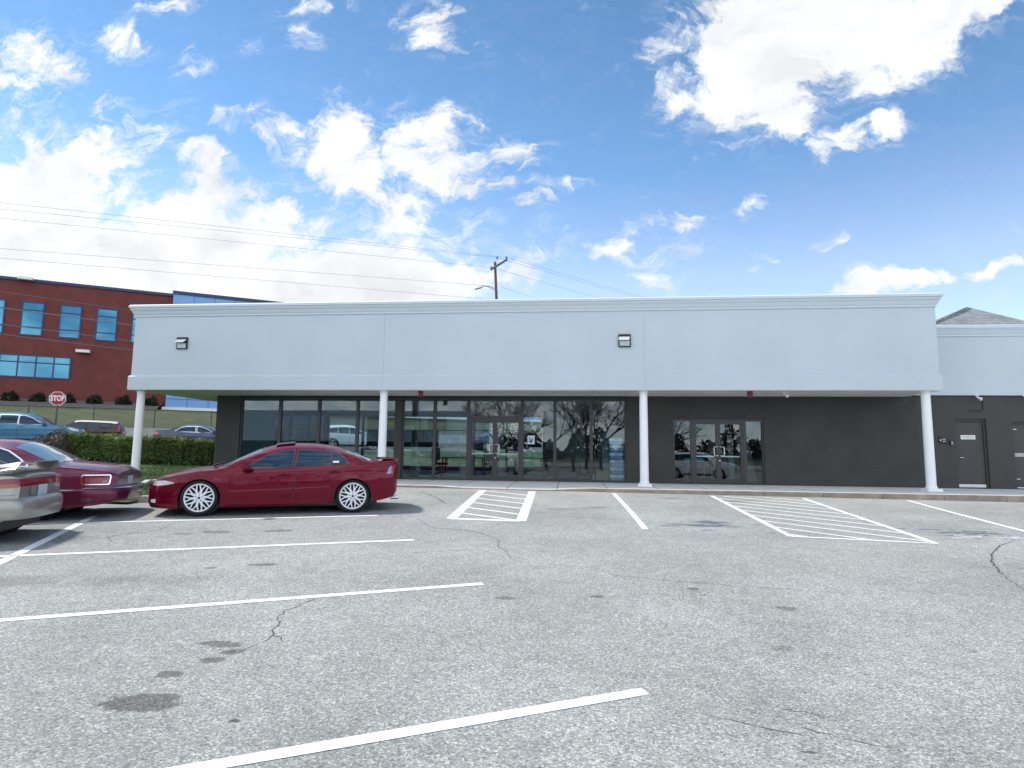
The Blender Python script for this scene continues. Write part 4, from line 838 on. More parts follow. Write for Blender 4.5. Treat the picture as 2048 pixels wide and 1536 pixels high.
g=mb.build('grass',gl,None,fix=False); at=g.data.attributes.new('lv','FLOAT','POINT'); at.data.foreach_set('value',lv.astype(np.float32)); setp(g,'blades of short green grass by the hedge',None,None,'stuff')
# ------------------------------------------------------------------ street side: retaining wall, bank, fence, brick building
rw=MB(); bl,bh=1.5,.66
for row in range(2):
    for k in range(-60,70):
        t=k*bl+(row%2)*.75; d=random.uniform(-.015,.015); z0=1.06+row*bh
        a=[sp_(t+.008,WN+d,z0+.006),sp_(t+bl-.008,WN+d,z0+.006),sp_(t+bl-.008,WN+.6,z0+.006),sp_(t+.008,WN+.6,z0+.006)]
        rw.add(a+[(x,y,z+bh-.012) for x,y,z in a],[(0,1,2,3),(7,6,5,4),(0,4,5,1),(1,5,6,2),(2,6,7,3),(3,7,4,0)])
thing(rw,'retaining_wall',M['block'],'low retaining wall of big pale concrete blocks beside the street','wall',origin=sp_(0,WN,1.06))
BN=62.0; BZ=5.05
band('grass_bank',WN+.5,WZ-.05,57.5,4.15,M['bank'],'grass slope above the retaining wall')
band('gravel_bed',57.5,4.155,BN+.5,BZ,M['gravel'],'brown gravel bed at the foot of the brick building',-120,-5.8)
band('upper_lawn',57.5,4.155,BN+.5,4.25,M['bank'],'level grass before the blue metal wing',-5.8,160)
# chain link fence on top of the wall
fe=empty('chain_link_fence',sp_(0,WN+.9,WZ),'low dark chain link fence on top of the block wall','fence')
FH=1.30
for k in range(-22,30):
    t=-5+k*3.6; mb=MB(); mb.tube([sp_(t,WN+.9,WZ-.05),sp_(t,WN+.9,WZ+FH+.05)],.035,8); mb.build('post',M['post'],fe)
mb=MB(); mb.tube([sp_(-84,WN+.9,WZ+FH),sp_(104,WN+.9,WZ+FH)],.024,8); mb.build('rail',M['post'],fe)
mb=MB(); cnt=0
for k in range(int(188/.11)):
    t=-84+k*.11
    for s in(-1,1):
        a=sp_(t,WN+.9+.004*s,WZ+.03); b=sp_(t+s*(FH-.05),WN+.9+.004*s,WZ+FH-.02); w_=TS*.0035
        mb.add([Vector(a)-w_,Vector(a)+w_,Vector(b)+w_,Vector(b)-w_],[(0,1,2,3)])
mb.build('wire_mesh',M['post'],fe,fix=False)
# brick building
bldg=empty('brick_building',sp_(-20,BN,BZ),'large red brick building with blue windows on the rise across the street','building')
nB=NS; cB=BN
def pb(x,y,off=0):  # zoom pixel -> (t,z) on the facade
    P=on_plane(x/3.938,520+y/3.938,(NS.x,NS.y,0),BN+off); return P.dot(TS),P.z
tR=pb(1355,500)[0]; z_top=(pb(0,118)[1]+pb(1350,275)[1])/2; z_base=BZ-.4
tL=tR-55
def fbox(mb,t0,t1,n0,n1,z0,z1):
    a=[sp_(t0,n0,z0),sp_(t1,n0,z0),sp_(t1,n1,z0),sp_(t0,n1,z0)]; mb.add(a+[(x,y,z1) for x,y,z in a],[(0,1,2,3),(7,6,5,4),(0,4,5,1),(1,5,6,2),(2,6,7,3),(3,7,4,0)])
mb=MB(); fbox(mb,tL,tR,BN,BN+25,z_base,z_top); mb.build('wall',M['brick'],bldg)
mb=MB(); fbox(mb,tL,tR+.05,BN-.12,BN+25,z_top-.22,z_top+.02); mb.build('roof_edge',M['navy'],bldg)
W1=(pb(175,318),pb(297,598)); W2=(pb(475,350),pb(588,622)); W3=(pb(765,380),pb(873,648))
pitch=(W3[0][0]-W1[0][0])/2; wz1=(W1[0][1]+W3[0][1])/2; wz0=(W1[1][1]+W3[1][1])/2; ww=W2[1][0]-W2[0][0]+.1
ww=max(ww,1.6)
def bwin(t0,t1,z0,z1,mull,trans):
    mb=MB(); f=.12
    fbox(mb,t0,t0+f,BN-.05,BN+.05,z0,z1); fbox(mb,t1-f,t1,BN-.05,BN+.05,z0,z1); fbox(mb,t0+f,t1-f,BN-.05,BN+.05,z0,z0+f); fbox(mb,t0+f,t1-f,BN-.05,BN+.05,z1-f,z1)
    for q in mull: fbox(mb,q-.05,q+.05,BN-.045,BN+.045,z0+f,z1-f)
    for q in trans: fbox(mb,t0+f,t1-f,BN-.04,BN+.04,q-.05,q+.05)
    w_=mb.build('window',M['navy'],bldg); mb=MB(); fbox(mb,t0+f,t1-f,BN-.02,BN-.006,z0+f,z1-f); mb.build('pane',M['bluepane'],w_)
for k in range(-9,4):
    t=W1[0][0]+pitch*k
    if t+ww<tR-.3: h=wz1-wz0; bwin(t,t+ww,wz0,wz1,[],[wz0+h*.25,wz1-h*.25])
LB=(pb(570,768),pb(548,945)); lz1,lz0=LB[0][1],LB[1][1]; lt1=(LB[0][0]+LB[1][0])/2; m1=pb(430,760)[0]; stp=lt1-m1
bwin(lt1-8*stp,lt1,lz0,lz1,[lt1-stp*k for k in range(1,8)],[lz1-(lz1-lz0)*.33])
p=pb(660,722); mb=MB(); fbox(mb,p[0]-.5,p[0]+.5,BN-.5,BN-.0,p[1]-.12,p[1]+.12); mb.build('wall_lamp',M['sign_white'],bldg)
p=pb(212,155); mb=MB(); fbox(mb,p[0]-.5,p[0]+.5,BN-.6,BN-.12,p[1]-.1,p[1]+.1); mb.build('roof_lamp',M['sign_white'],bldg)
# blue clad wing
bt=pb(1355,240,-1.2)[1]
mb=MB(); fbox(mb,tR+.06,tR+70,BN-1.2,BN+24,4.6,bt-.30); bw_=mb.build('metal_wing',M['bluemetal'],bldg)
mb=MB(); fbox(mb,tR+.0,tR+70.1,BN-1.3,BN+24,bt-.30,bt+.0); mb.build('roof_edge',M['navy'],bw_)
mb=MB()
for k in range(1,40): fbox(mb,tR+k*1.7,tR+k*1.7+.06,BN-1.215,BN-1.19,4.6,bt-.3)
fbox(mb,tR+.06,tR+70,BN-1.215,BN-1.19,5.3,5.38)
mb.build('panel_seam',mat('seam_blue',(.08,.17,.36),.5),bw_)
mb=MB(); fbox(mb,tR-.2,tR+70,BN-1.35,BN-1.2,4.0,4.6); mb.build('base_strip',M['sign_white'],bw_)
for i,(x,y,lab) in enumerate(((85,1085,'leftmost'),(300,1095,'second from the left'),(530,1103,'beside the stop sign face'),(748,1115,'fourth from the left'),(975,1133,'left of the white corner column'),(1190,1140,'behind the white corner column'))):
    P=on_plane(x/3.938,520+(y+12)/3.938,(NS.x,NS.y,0),BN-1.6); P.z=4.155+(BZ-4.155)*(BN-1.6-57.5)/5; shrub('small_bush',(P.x,P.y,P.z-.1),.62,.6,.85,420,.16,gm,'small dark bush in the gravel bed, '+lab,'bush','bushes along the brick building')
# stop sign
P=at_depth(115,797,32.5); sg=empty('stop_sign',(P.x,P.y,.9),'red octagonal stop sign on a green post beyond the red sedan','road sign')
ang=math.atan2(P.x,P.y)*-1*.8
def octo(r,y0,y1):
    mb=MB(); mb.prism([(r*math.cos(R(22.5+45*k)),r*math.sin(R(22.5+45*k))) for k in range(8)],y0,y1); return mb
Ms=Matrix.Translation(P)@Matrix.Rotation(ang,4,'Z')@Matrix.Rotation(R(-3),4,'Y')
octo(.405,-.004,.004).xf(Ms).build('border',M['sign_white'],sg)
octo(.368,-.008,-.0041).xf(Ms).build('face',M['sign_red'],sg)
tx=text('lettering','STOP',.33,(0,0,0),(0,0,0),M['sign_white'],None,ext=.002,sx=.80,bold=.016); tx.parent=sg
tx.matrix_local=Matrix.Translation(P-Vector((P.x,P.y,.9)))@Matrix.Rotation(ang,4,'Z')@Matrix.Rotation(R(-3),4,'Y')@Matrix.Translation((0,-.0105,0))@Matrix.Rotation(R(90),4,'X')@Matrix.Diagonal((.78,1.24,1,1))
mb=MB(); mb.box(P.x-.035,P.x+.035,P.y+.012,P.y+.05,.7,P.z+.3); mb.build('post',M['post'],sg)
# utility pole, lamp, wires
PD=40
pt=at_depth(990,524,PD); pb_=at_depth(998,600,PD); px_,py_=pb_.x,pb_.y
pole=empty('utility_pole',(px_,py_,1.0),'brown wooden utility pole rising behind the shop roof','utility pole')
mb=MB(); mb.tube([(px_+.05,py_,.6),(px_,py_,8),(pt.x,pt.y,pt.z)],[.13,.11,.085],14); mb.build('shaft',M['wood'],pole)
a=at_depth(982,539,PD-.6); b=at_depth(1014,519,PD+.6); mb=MB(); mb.obox(a,b,.11,.13); mb.build('crossarm',mat('arm_wood',(.13,.11,.12),.85,var=.2,vscale=5),pole)
ins=[at_depth(983,536,PD-.55),at_depth(1013,516,PD+.55),at_depth(994.5,516,PD)]
im=mat('insulator_glaze',(.14,.20,.30),.25,var=.1)
for q in ins: mb=MB(); mb.lathe([(0,-.12),(.03,-.12),(.03,-.03),(.07,-.03),(.075,.03),(.05,.06),(.06,.1),(0,.12)],q,12); mb.build('insulator',im,pole)
mb=MB(); mb.tube([(pt.x,pt.y,pt.z-.1),ins[2]-Vector((0,0,.1))],.02,6); mb.build('pin',M['steel'],pole)
la=[at_depth(994,579,PD-.2),at_depth(978,573,PD-1),at_depth(965,572,PD-1.6),at_depth(960,574,PD-1.8)]
lamp=empty('street_lamp',la[0],'grey street lamp on a curved arm from the utility pole','street lamp')
mb=MB(); mb.tube(la,.028,8); mb.tube([at_depth(994,583,PD-.2),at_depth(976,574,PD-1.05)],.014,6); mb.build('arm',M['steel'],lamp)
mb=MB(); q=at_depth(957,576,PD-1.85); mb.lathe([(0,-.05),(.09,-.05),(.12,-.02),(.10,.05),(.05,.09),(0,.1)],(0,0,0),14); mb.v=[(x*2.4,y,z) for x,y,z in mb.v]; mb.xf(Matrix.Translation(q)@Matrix.Rotation(R(-14),4,'Y')); mb.build('lamp_head',mat('lamp_grey',(.45,.46,.47),.5),lamp)
wm=mat('wire_black',(.11,.12,.14),.6,var=0)
def wire(p,q,r,sag,lab):
    p,q=Vector(p),Vector(q); mb=MB(); pts=[]
    for i in range(25):
        t=i/24; v=p.lerp(q,t); v.z-=sag*4*t*(1-t); pts.append(v)
    mb.tube(pts,r,5,caps=False); return thing(mb,'power_line',wm,lab,'cable','overhead lines on the utility pole',origin=p)
def left_end(u0,v0,d0,y0,ext=1.45,dd=31):
    p=at_depth(u0,v0,d0); q=at_depth(0,y0,dd); return p,p+(q-p)*ext
nm=['topmost line over the white cloud bank','second line from the top over the white cloud bank','line ending at the left end of the crossarm','fourth line from the top, ending at the lamp arm','lowest line crossing the clouds']
for i,(u,v,y0) in enumerate(((1013,515,405),(994.5,515,418),(983,535,436),(993,573,497),(994,600,516))):
    p,q=left_end(u,v,PD,y0); wire(p,q,.0075,.0,'thin overhead '+nm[i]+', left of the pole')
nm=['upper thin line crossing the brick building','thick cable crossing the tall brick windows','thin line below the thick cable on the brick building','lowest cable crossing the brick building']
for i,(y0,y1,r) in enumerate(((583,622,.008),(615,651,.022),(648,683,.014),(668,701,.013))):
    q=at_depth(0,y0,31); m_=at_depth(268,y1,33.4); d=(m_-q); wire(q-d*1.5,q+d*3.6,r,0,nm[i])
nm=['upper of the paired lines falling to the right of the pole','lower of the paired lines falling to the right of the pole','single line falling from below the crossarm to the right','short low line at the right foot of the visible pole']
for i,(u0,v0,u1,v1) in enumerate(((1014,515,1274,591),(997,516,1262,592),(1001,540,1186,593),(1001,574,1072,596))):
    p=at_depth(u0,v0,PD); q=at_depth(u1,v1,66); wire(p,p+(q-p)*1.25,.009,0,nm[i])
# ------------------------------------------------------------------ cars
def pchip(pts):
    xs=np.array([p[0] for p in pts],float); ys=np.array([p[1] for p in pts],float); h=np.diff(xs); d=np.diff(ys)/h; m_=np.zeros(len(xs))
    m_[0],m_[-1]=d[0],d[-1]
    for i in range(1,len(xs)-1):
        m_[i]=0 if d[i-1]*d[i]<=0 else (2*h[i]+h[i-1]+h[i]+2*h[i-1])/((2*h[i]+h[i-1])/d[i-1]+(h[i]+2*h[i-1])/d[i])
    def f(x):
        x=min(max(x,xs[0]),xs[-1]); i=min(int(np.searchsorted(xs,x,side='right'))-1,len(xs)-2); i=max(i,0); t=(x-xs[i])/h[i]
        return float((2*t**3-3*t**2+1)*ys[i]+(t**3-2*t*t+t)*h[i]*m_[i]+(-2*t**3+3*t*t)*ys[i+1]+(t**3-t*t)*h[i]*m_[i+1])
    return f
def grow(poly,g):
    # offset polygon outwards (miter)
    n=len(poly); A_=sum(poly[i][0]*poly[(i+1)%n][1]-poly[(i+1)%n][0]*poly[i][1] for i in range(n)); sg_=1 if A_>0 else -1
    out=[]
    for i in range(n):
        p0,p1,p2=Vector(poly[i-1]),Vector(poly[i]),Vector(poly[(i+1)%n]); d0=(p1-p0).normalized(); d1=(p2-p1).normalized()
        n0=Vector((d0.y,-d0.x))*sg_; n1=Vector((d1.y,-d1.x))*sg_; b=n0+n1; b=b/max(.35,b.dot(n0)) if b.length>1e-6 else n0
        if b.length>2: b=b.normalized()*2
        out.append(tuple(p1+b*g))
    return out
class Car:
    def __init__(s,**k):
        s.__dict__.update(k); s.ftop=pchip(s.top); s.fbelt=pchip(s.belt); s.fbot=pchip(s.bot); s.fplan=pchip(s.plan)
    def edge(s,x):
        zb=s.fbelt(x); h=max(.004,s.ftop(x)-zb); c0=s.crown; G=max(0,h-c0); hw=s.W/2*s.fplan(x); yb=hw*s.beltin
        return zb+.87*G, max(.1,yb-s.tum*G), yb, zb
    def side(s,x,z):
        ze,ye,yb,zb=s.edge(x); hw=s.W/2*s.fplan(x)
        if z<=zb+1e-6:
            zm=zb*.62; 
            if z>zm: t=(z-zm)/(zb-zm); y=hw*(1-(1-s.beltin)*t*t)
            else: t=(zm-z)/(zm-.1); y=hw*(1-.055*t**2.2)
            for zc,am,wd in s.crease(x): y+=am*math.exp(-((z-zc)/wd)**2)
            return y
        t=min(1,(z-zb)/max(.01,ze-zb)); return yb-.012*min(1,t*20)+(ye-yb+.012*min(1,t*20))*t**1.1
    def topz(s,x,y):
        ze,ye,yb,zb=s.edge(x); zt=s.ftop(x); return ze+(zt-ze)*(1-min(1,abs(y)/ye)**2.3)
    def stations(s):
        X=set(np.round(np.arange(s.s0,s.s1,.05),3)); 
        for e in(s.s0,s.s1):
            for d in(0,.01,.025,.045,.07,.1,.14,.18): X.add(round(e+(d if e==s.s0 else -d),3))
        for (sh,zh,r) in s.arch:
            for k in range(41): X.add(round(sh-r*math.cos(math.pi*k/40),4))
        X=sorted(X); out=[X[0]]
        for x in X[1:]:
            if x-out[-1]>.0025: out.append(x)
        out[-1]=s.s1; return out
    def zbot(s,x):
        z=s.fbot(x)
        for (sh,zh,r) in s.arch:
            if abs(x-sh)<r: z=max(z,zh+math.sqrt(r*r-(x-sh)**2))
        return z
    def body(s):
        mb=MB(); rings=[]; N1,N2,N3=16,8,9
        for x in s.stations():
            zb_=s.zbot(x); ze,ye,yb,zb=s.edge(x); zb_=min(zb_,zb-.03); pts=[(0,zb_),(s.side(x,zb_)*.55,zb_)]
            for i in range(N1+1): z=zb_+(zb-zb_)*i/N1; pts.append((s.side(x,z),z))
            for i in range(1,N2+1): z=zb+(ze-zb)*i/N2+1e-5*i; pts.append((s.side(x,z) if ze-zb>.003 else yb+(ye-yb)*i/N2,z))
            for i in range(1,N3+1): y=ye*(1-i/N3); pts.append((y,s.topz(x,y)))
            m_=[(-y,z) for y,z in pts[-2:0:-1]]
            rings.append([(x,-y,z) for y,z in pts]+[(x,-y,z) for y,z in m_])
        n=len(rings[0])
        for r_ in rings: mb.v+=r_
        for k in range(len(rings)-1):
            for i in range(n): mb.f.append((k*n+i,k*n+(i+1)%n,(k+1)*n+(i+1)%n,(k+1)*n+i)); mb.sm.append(True)
        mb.f+= [tuple(range(n)),tuple(range((len(rings)-1)*n,len(rings)*n))]; mb.sm+=[False,False]
        return mb
    def patch(s,poly,fn,step=.06):
        bm=bmesh.new(); vs=[bm.verts.new((p[0],p[1],0)) for p in poly]; bm.faces.new(vs)
        xs=[p[0] for p in poly]; ys=[p[1] for p in poly]
        for ax,a,b in((0,min(xs),max(xs)),(1,min(ys),max(ys))):
            n=int((b-a)/step)
            for i in range(1,n+1):
                c=a+(b-a)*i/(n+1); co=Vector((c,0,0)) if ax==0 else Vector((0,c,0)); no=Vector((1,0,0)) if ax==0 else Vector((0,1,0))
                bmesh.ops.bisect_plane(bm,geom=bm.verts[:]+bm.edges[:]+bm.faces[:],plane_co=co,plane_no=no)
        bm.verts.index_update(); mb=MB(); mb.add([fn(v.co.x,v.co.y) for v in bm.verts],[[v.index for v in f.verts] for f in bm.faces],True); bm.free(); return mb
    def side_patch(s,poly,off,sd=-1): return s.patch(poly,lambda x,z:(x,sd*(s.side(x,z)+off),z))
    def top_patch(s,x0,x1,v0,v1,off,bow=0,n=10):
        mb=MB(); 
        for i in range(n+1):
            for j in range(n+1):
                v=v0+(v1-v0)*j/n; x=x0(v)+(x1(v)-x0(v))*i/n; y=v*s.edge(x)[1]; mb.v.append((x,y,s.topz(x,y)+off))
        for i in range(n):
            for j in range(n): mb.f.append((i*(n+1)+j,i*(n+1)+j+1,(i+1)*(n+1)+j+1,(i+1)*(n+1)+j)); mb.sm.append(True)
        return mb
def wheel_parts(root,sh,zh,ro,rr_,yo,sd,style,wd,rimm):
    # outer face at y=sd*yo
    mb=MB(); mb.lathe([(rr_*.99,.03),(rr_*.95,.05),(rr_*.93,wd*.9),(0,wd*.9)],(0,0,0),28,'Y'); mb.lathe([(0,.07),(rr_*.62,.07),(rr_*.62,.09),(0,.09)],(0,0,0),24,'Y')
    Mx=Matrix.Translation((sh,sd*yo,zh))@(Matrix.Identity(4) if sd<0 else Matrix.Rotation(math.pi,4,'Z'))
    w_=mb.xf(Mx).build('wheel',mat('wheel_dark',(.02,.02,.024),.5,metal=.3),root,world=False)
    mb=MB(); p=[(rr_,.0),(rr_+.012,-.012),(rr_+(ro-rr_)*.5,-.02),(ro-.03,-.008),(ro-.008,.012),(ro,.03),(ro,wd-.03),(ro-.02,wd),(rr_,wd)]
    mb.lathe(p,(0,0,0),48,'Y'); mb.xf(Mx).build('tyre',M['rubber'],w_,world=False)
    mb=MB(); mb.lathe([(rr_*.90,.012),(rr_*.93,-.004),(rr_*.985,-.008),(rr_*1.015,-.002),(rr_*1.015,.02),(rr_*.93,.03)],(0,0,0),48,'Y')
    def spoke(a0,r0,a1,r1,w0,w1,y0,y1):
        p0=Vector((r0*math.cos(a0),y0,r0*math.sin(a0))); p1=Vector((r1*math.cos(a1),y1,r1*math.sin(a1))); d=(p1-p0).normalized(); s_=Vector((0,1,0)).cross(d).normalized(); th=Vector((0,.03,0))
        v=[p0-s_*w0,p0+s_*w0,p1+s_*w1,p1-s_*w1]; mb.add(v+[q+th for q in v],[(0,1,2,3),(7,6,5,4),(0,4,5,1),(1,5,6,2),(2,6,7,3),(3,7,4,0)])
    if style=='mesh':
        for k in range(10):
            a=2*math.pi*k/10+.1; spoke(a,rr_*.2,a,rr_*.55,.023,.021,.0,.002)
            for s_ in(-1,1): spoke(a,rr_*.50,a+s_*.21,rr_*.95,.0135,.0105,.002,.004)
        mb.lathe([(0,-.004),(rr_*.26,-.004),(rr_*.33,.004),(rr_*.33,.03)],(0,0,0),24,'Y')
    elif style=='five':
        for k in range(5):
            a=2*math.pi*k/5+.3
            for s_ in(-.13,.13): spoke(a+s_*.4,rr_*.15,a+s_,rr_*.95,.03,.028,.0,.005)
        mb.lathe([(0,-.004),(rr_*.24,-.004),(rr_*.3,.01)],(0,0,0),24,'Y')
    else:
        mb.lathe([(0,-.01),(rr_*.3,-.01),(rr_*.4,.012),(rr_*.8,.0),(rr_*.93,.005)],(0,0,0),40,'Y')
    rim=mb.xf(Mx).build('rim',rimm,w_,world=False)
    if style=='mesh':
        mb=MB()
        for k in range(5): a=2*math.pi*k/5+.3; mb.lathe([(0,-.006),(.011,-.006),(.011,0.0)],(rr_*.22*math.cos(a),0,rr_*.22*math.sin(a)),8,'Y')
        mb.lathe([(0,-.0062),(.024,-.0062)],(0,0,0),12,'Y')
        mb.xf(Mx).build('lug_nuts',M['black'],w_,world=False)
def build_car(c,name,label,loc,rz,pm,group=None,rz_pitch=0):
    root=empty(name,loc,label,'car',group,rz)
    B=lambda mb,n,m,p=root: mb.build(n,m,p,world=False)
    body=B(c.body(),'body',pm)
    # dark under-structure filling the wheel housings
    mb=MB()
    for (sh,zh,r) in c.arch: mb.lathe([(0,-(c.W/2-.27)),(r*.995,-(c.W/2-.27)),(r*.995,c.W/2-.27),(0,c.W/2-.27)],(sh,0,zh),28,'Y')
    mb.box(c.arch[0][0]-.5,c.arch[1][0]+.5,-c.W/2+.2,c.W/2-.2,c.fbot(0)-.02,c.fbot(0)+.12)
    B(mb,'underbody',M['black'])
    for (sh,zh,r) in c.arch:
        for sd in(-1,1): wheel_parts(root,sh,c.tyre,c.tyre,c.rim,c.W/2*c.fplan(sh)-c.winset,sd,c.style,.21,c.rimm)
    for sd in(-1,1):
        for poly in c.windows:
            if c.trim: B(c.side_patch(grow(poly,.022),.003,sd),'window_trim',c.trim)
            B(c.side_patch(poly,.006,sd),'side_window',c.glassm)
        for d in c.doors:
            B(c.side_patch(grow(d['poly'],.007),.0012,sd),'door_gap',M['black'])
            dd=B(c.side_patch(d['poly'],.004,sd),'door',pm)
            hx,hz=d['handle']
            mb=MB(); y=c.side(hx,hz)
            mb.bbox(hx-.12,hx+.12,y-.0,y+.034,hz-.017,hz+.017,.012); mb.v=[(x,sd*yy,z-(x-hx)*0) for x,yy,z in mb.v]; B(mb,'handle',c.handlem or pm,dd)
            if c.handlecup: B(c.side_patch([(hx+.07*math.cos(a),hz+.035*math.sin(a)) for a in np.linspace(0,6.28,13)[:-1]],.0055,sd),'handle_cup_shade',c.cupm,dd)  # flat darker patch paints the shade inside the handle cup
        for nm_,poly,m_ in c.sidebits: B(c.side_patch(poly,.007,sd),nm_,m_)
        mx,mz=c.mirror; mb=MB(); y=c.side(mx,mz-.05)+.02
        bm=MB(); bm.bbox(-.09,.10,0,.21,-.07,.07,.045); bm.v=[(mx+x*(1-.25*yy),sd*(y+yy),mz+z) for x,yy,z in bm.v]; mr_=B(bm,'mirror',pm)
        mb.box(mx+.08,mx+.102,y+.03,y+.18,mz-.045,mz+.045); mb.v=[(x,sd*yy,z) for x,yy,z in mb.v]; B(mb,'mirror_glass',M['autoglass'],mr_)
        for nm_,poly,m_,off in c.strips: B(c.side_patch(poly,off,sd),nm_,m_)
    ws=c.wsh; B(c.top_patch(lambda v:ws[0]+ws[2]*v*v,lambda v:ws[1]+.06*v*v,-.93,.93,.005),'windshield',c.wglass)
    rw_=c.rwin; B(c.top_patch(lambda v:rw_[0]-.05*v*v,lambda v:rw_[1]-.10*v*v,-.92,.92,.005),'rear_window',c.wglass)
    for nm_,fn,m_ in c.extra: B(fn(c),nm_,m_)
    return root
def endpatch(c,s,poly,off,front=False):
    sgn=-1 if front else 1
    return c.patch(poly,lambda y,z:(s+sgn*off,y,z))
def bumper(c,s_side,s_end,z0,z1,out,r=.28):
    # U-shaped wrap around the tail: from s_side along both flanks round the end
    mb=MB(); hw=c.W/2; path=[]
    path.append((s_side,c.side(s_side,(z0+z1)/2)+out*.3))
    for i in range(1,6): x=s_side+(s_end-r-s_side)*i/5; path.append((x,min(hw,c.side(min(x,c.s1-.02),(z0+z1)/2))+out))
    yl=path[-1][1]; 
    for i in range(1,8): a=R(90*i/8); path.append((s_end-r-.06+ (r+.0)*math.sin(a),yl-r*(1-math.cos(a))))
    yy=path[-1][1]
    for i in range(1,8): y=yy*(1-i/7); path.append((s_end-.0-.06*(y/hw)**2-.0,y))
    full=path+[(x,-y) for x,y in path[-2::-1]]
    prof=[(-.05,0),(.0,.02),(.02,.2),(.03,.5),(.022,.8),(.0,.93),(-.05,1),(-.12,1)]
    n=len(full); vs=[]
    for i,(x,y) in enumerate(full):
        a=full[max(i-1,0)]; b=full[min(i+1,n-1)]; d=Vector((b[0]-a[0],b[1]-a[1])).normalized(); nn=Vector((d.y,-d.x))
        if nn.dot(Vector((x-(s_end-1),y)))<0: nn=-nn
        for o_,t in prof: vs.append((x+nn.x*o_,y+nn.y*o_,z0+(z1-z0)*t))
    m_=len(prof); fs=[(i*m_+j,(i+1)*m_+j,(i+1)*m_+j+1,i*m_+j+1) for i in range(n-1) for j in range(m_-1)]
    mb.add(vs,fs,True); return mb
def plate(s,y0,z0,w_=.3,h=.155,tilt=0):
    def f(c):
        mb=MB(); mb.bbox(s,s+.012,y0-w_/2,y0+w_/2,z0-h/2,z0+h/2,.004); return mb
    return f
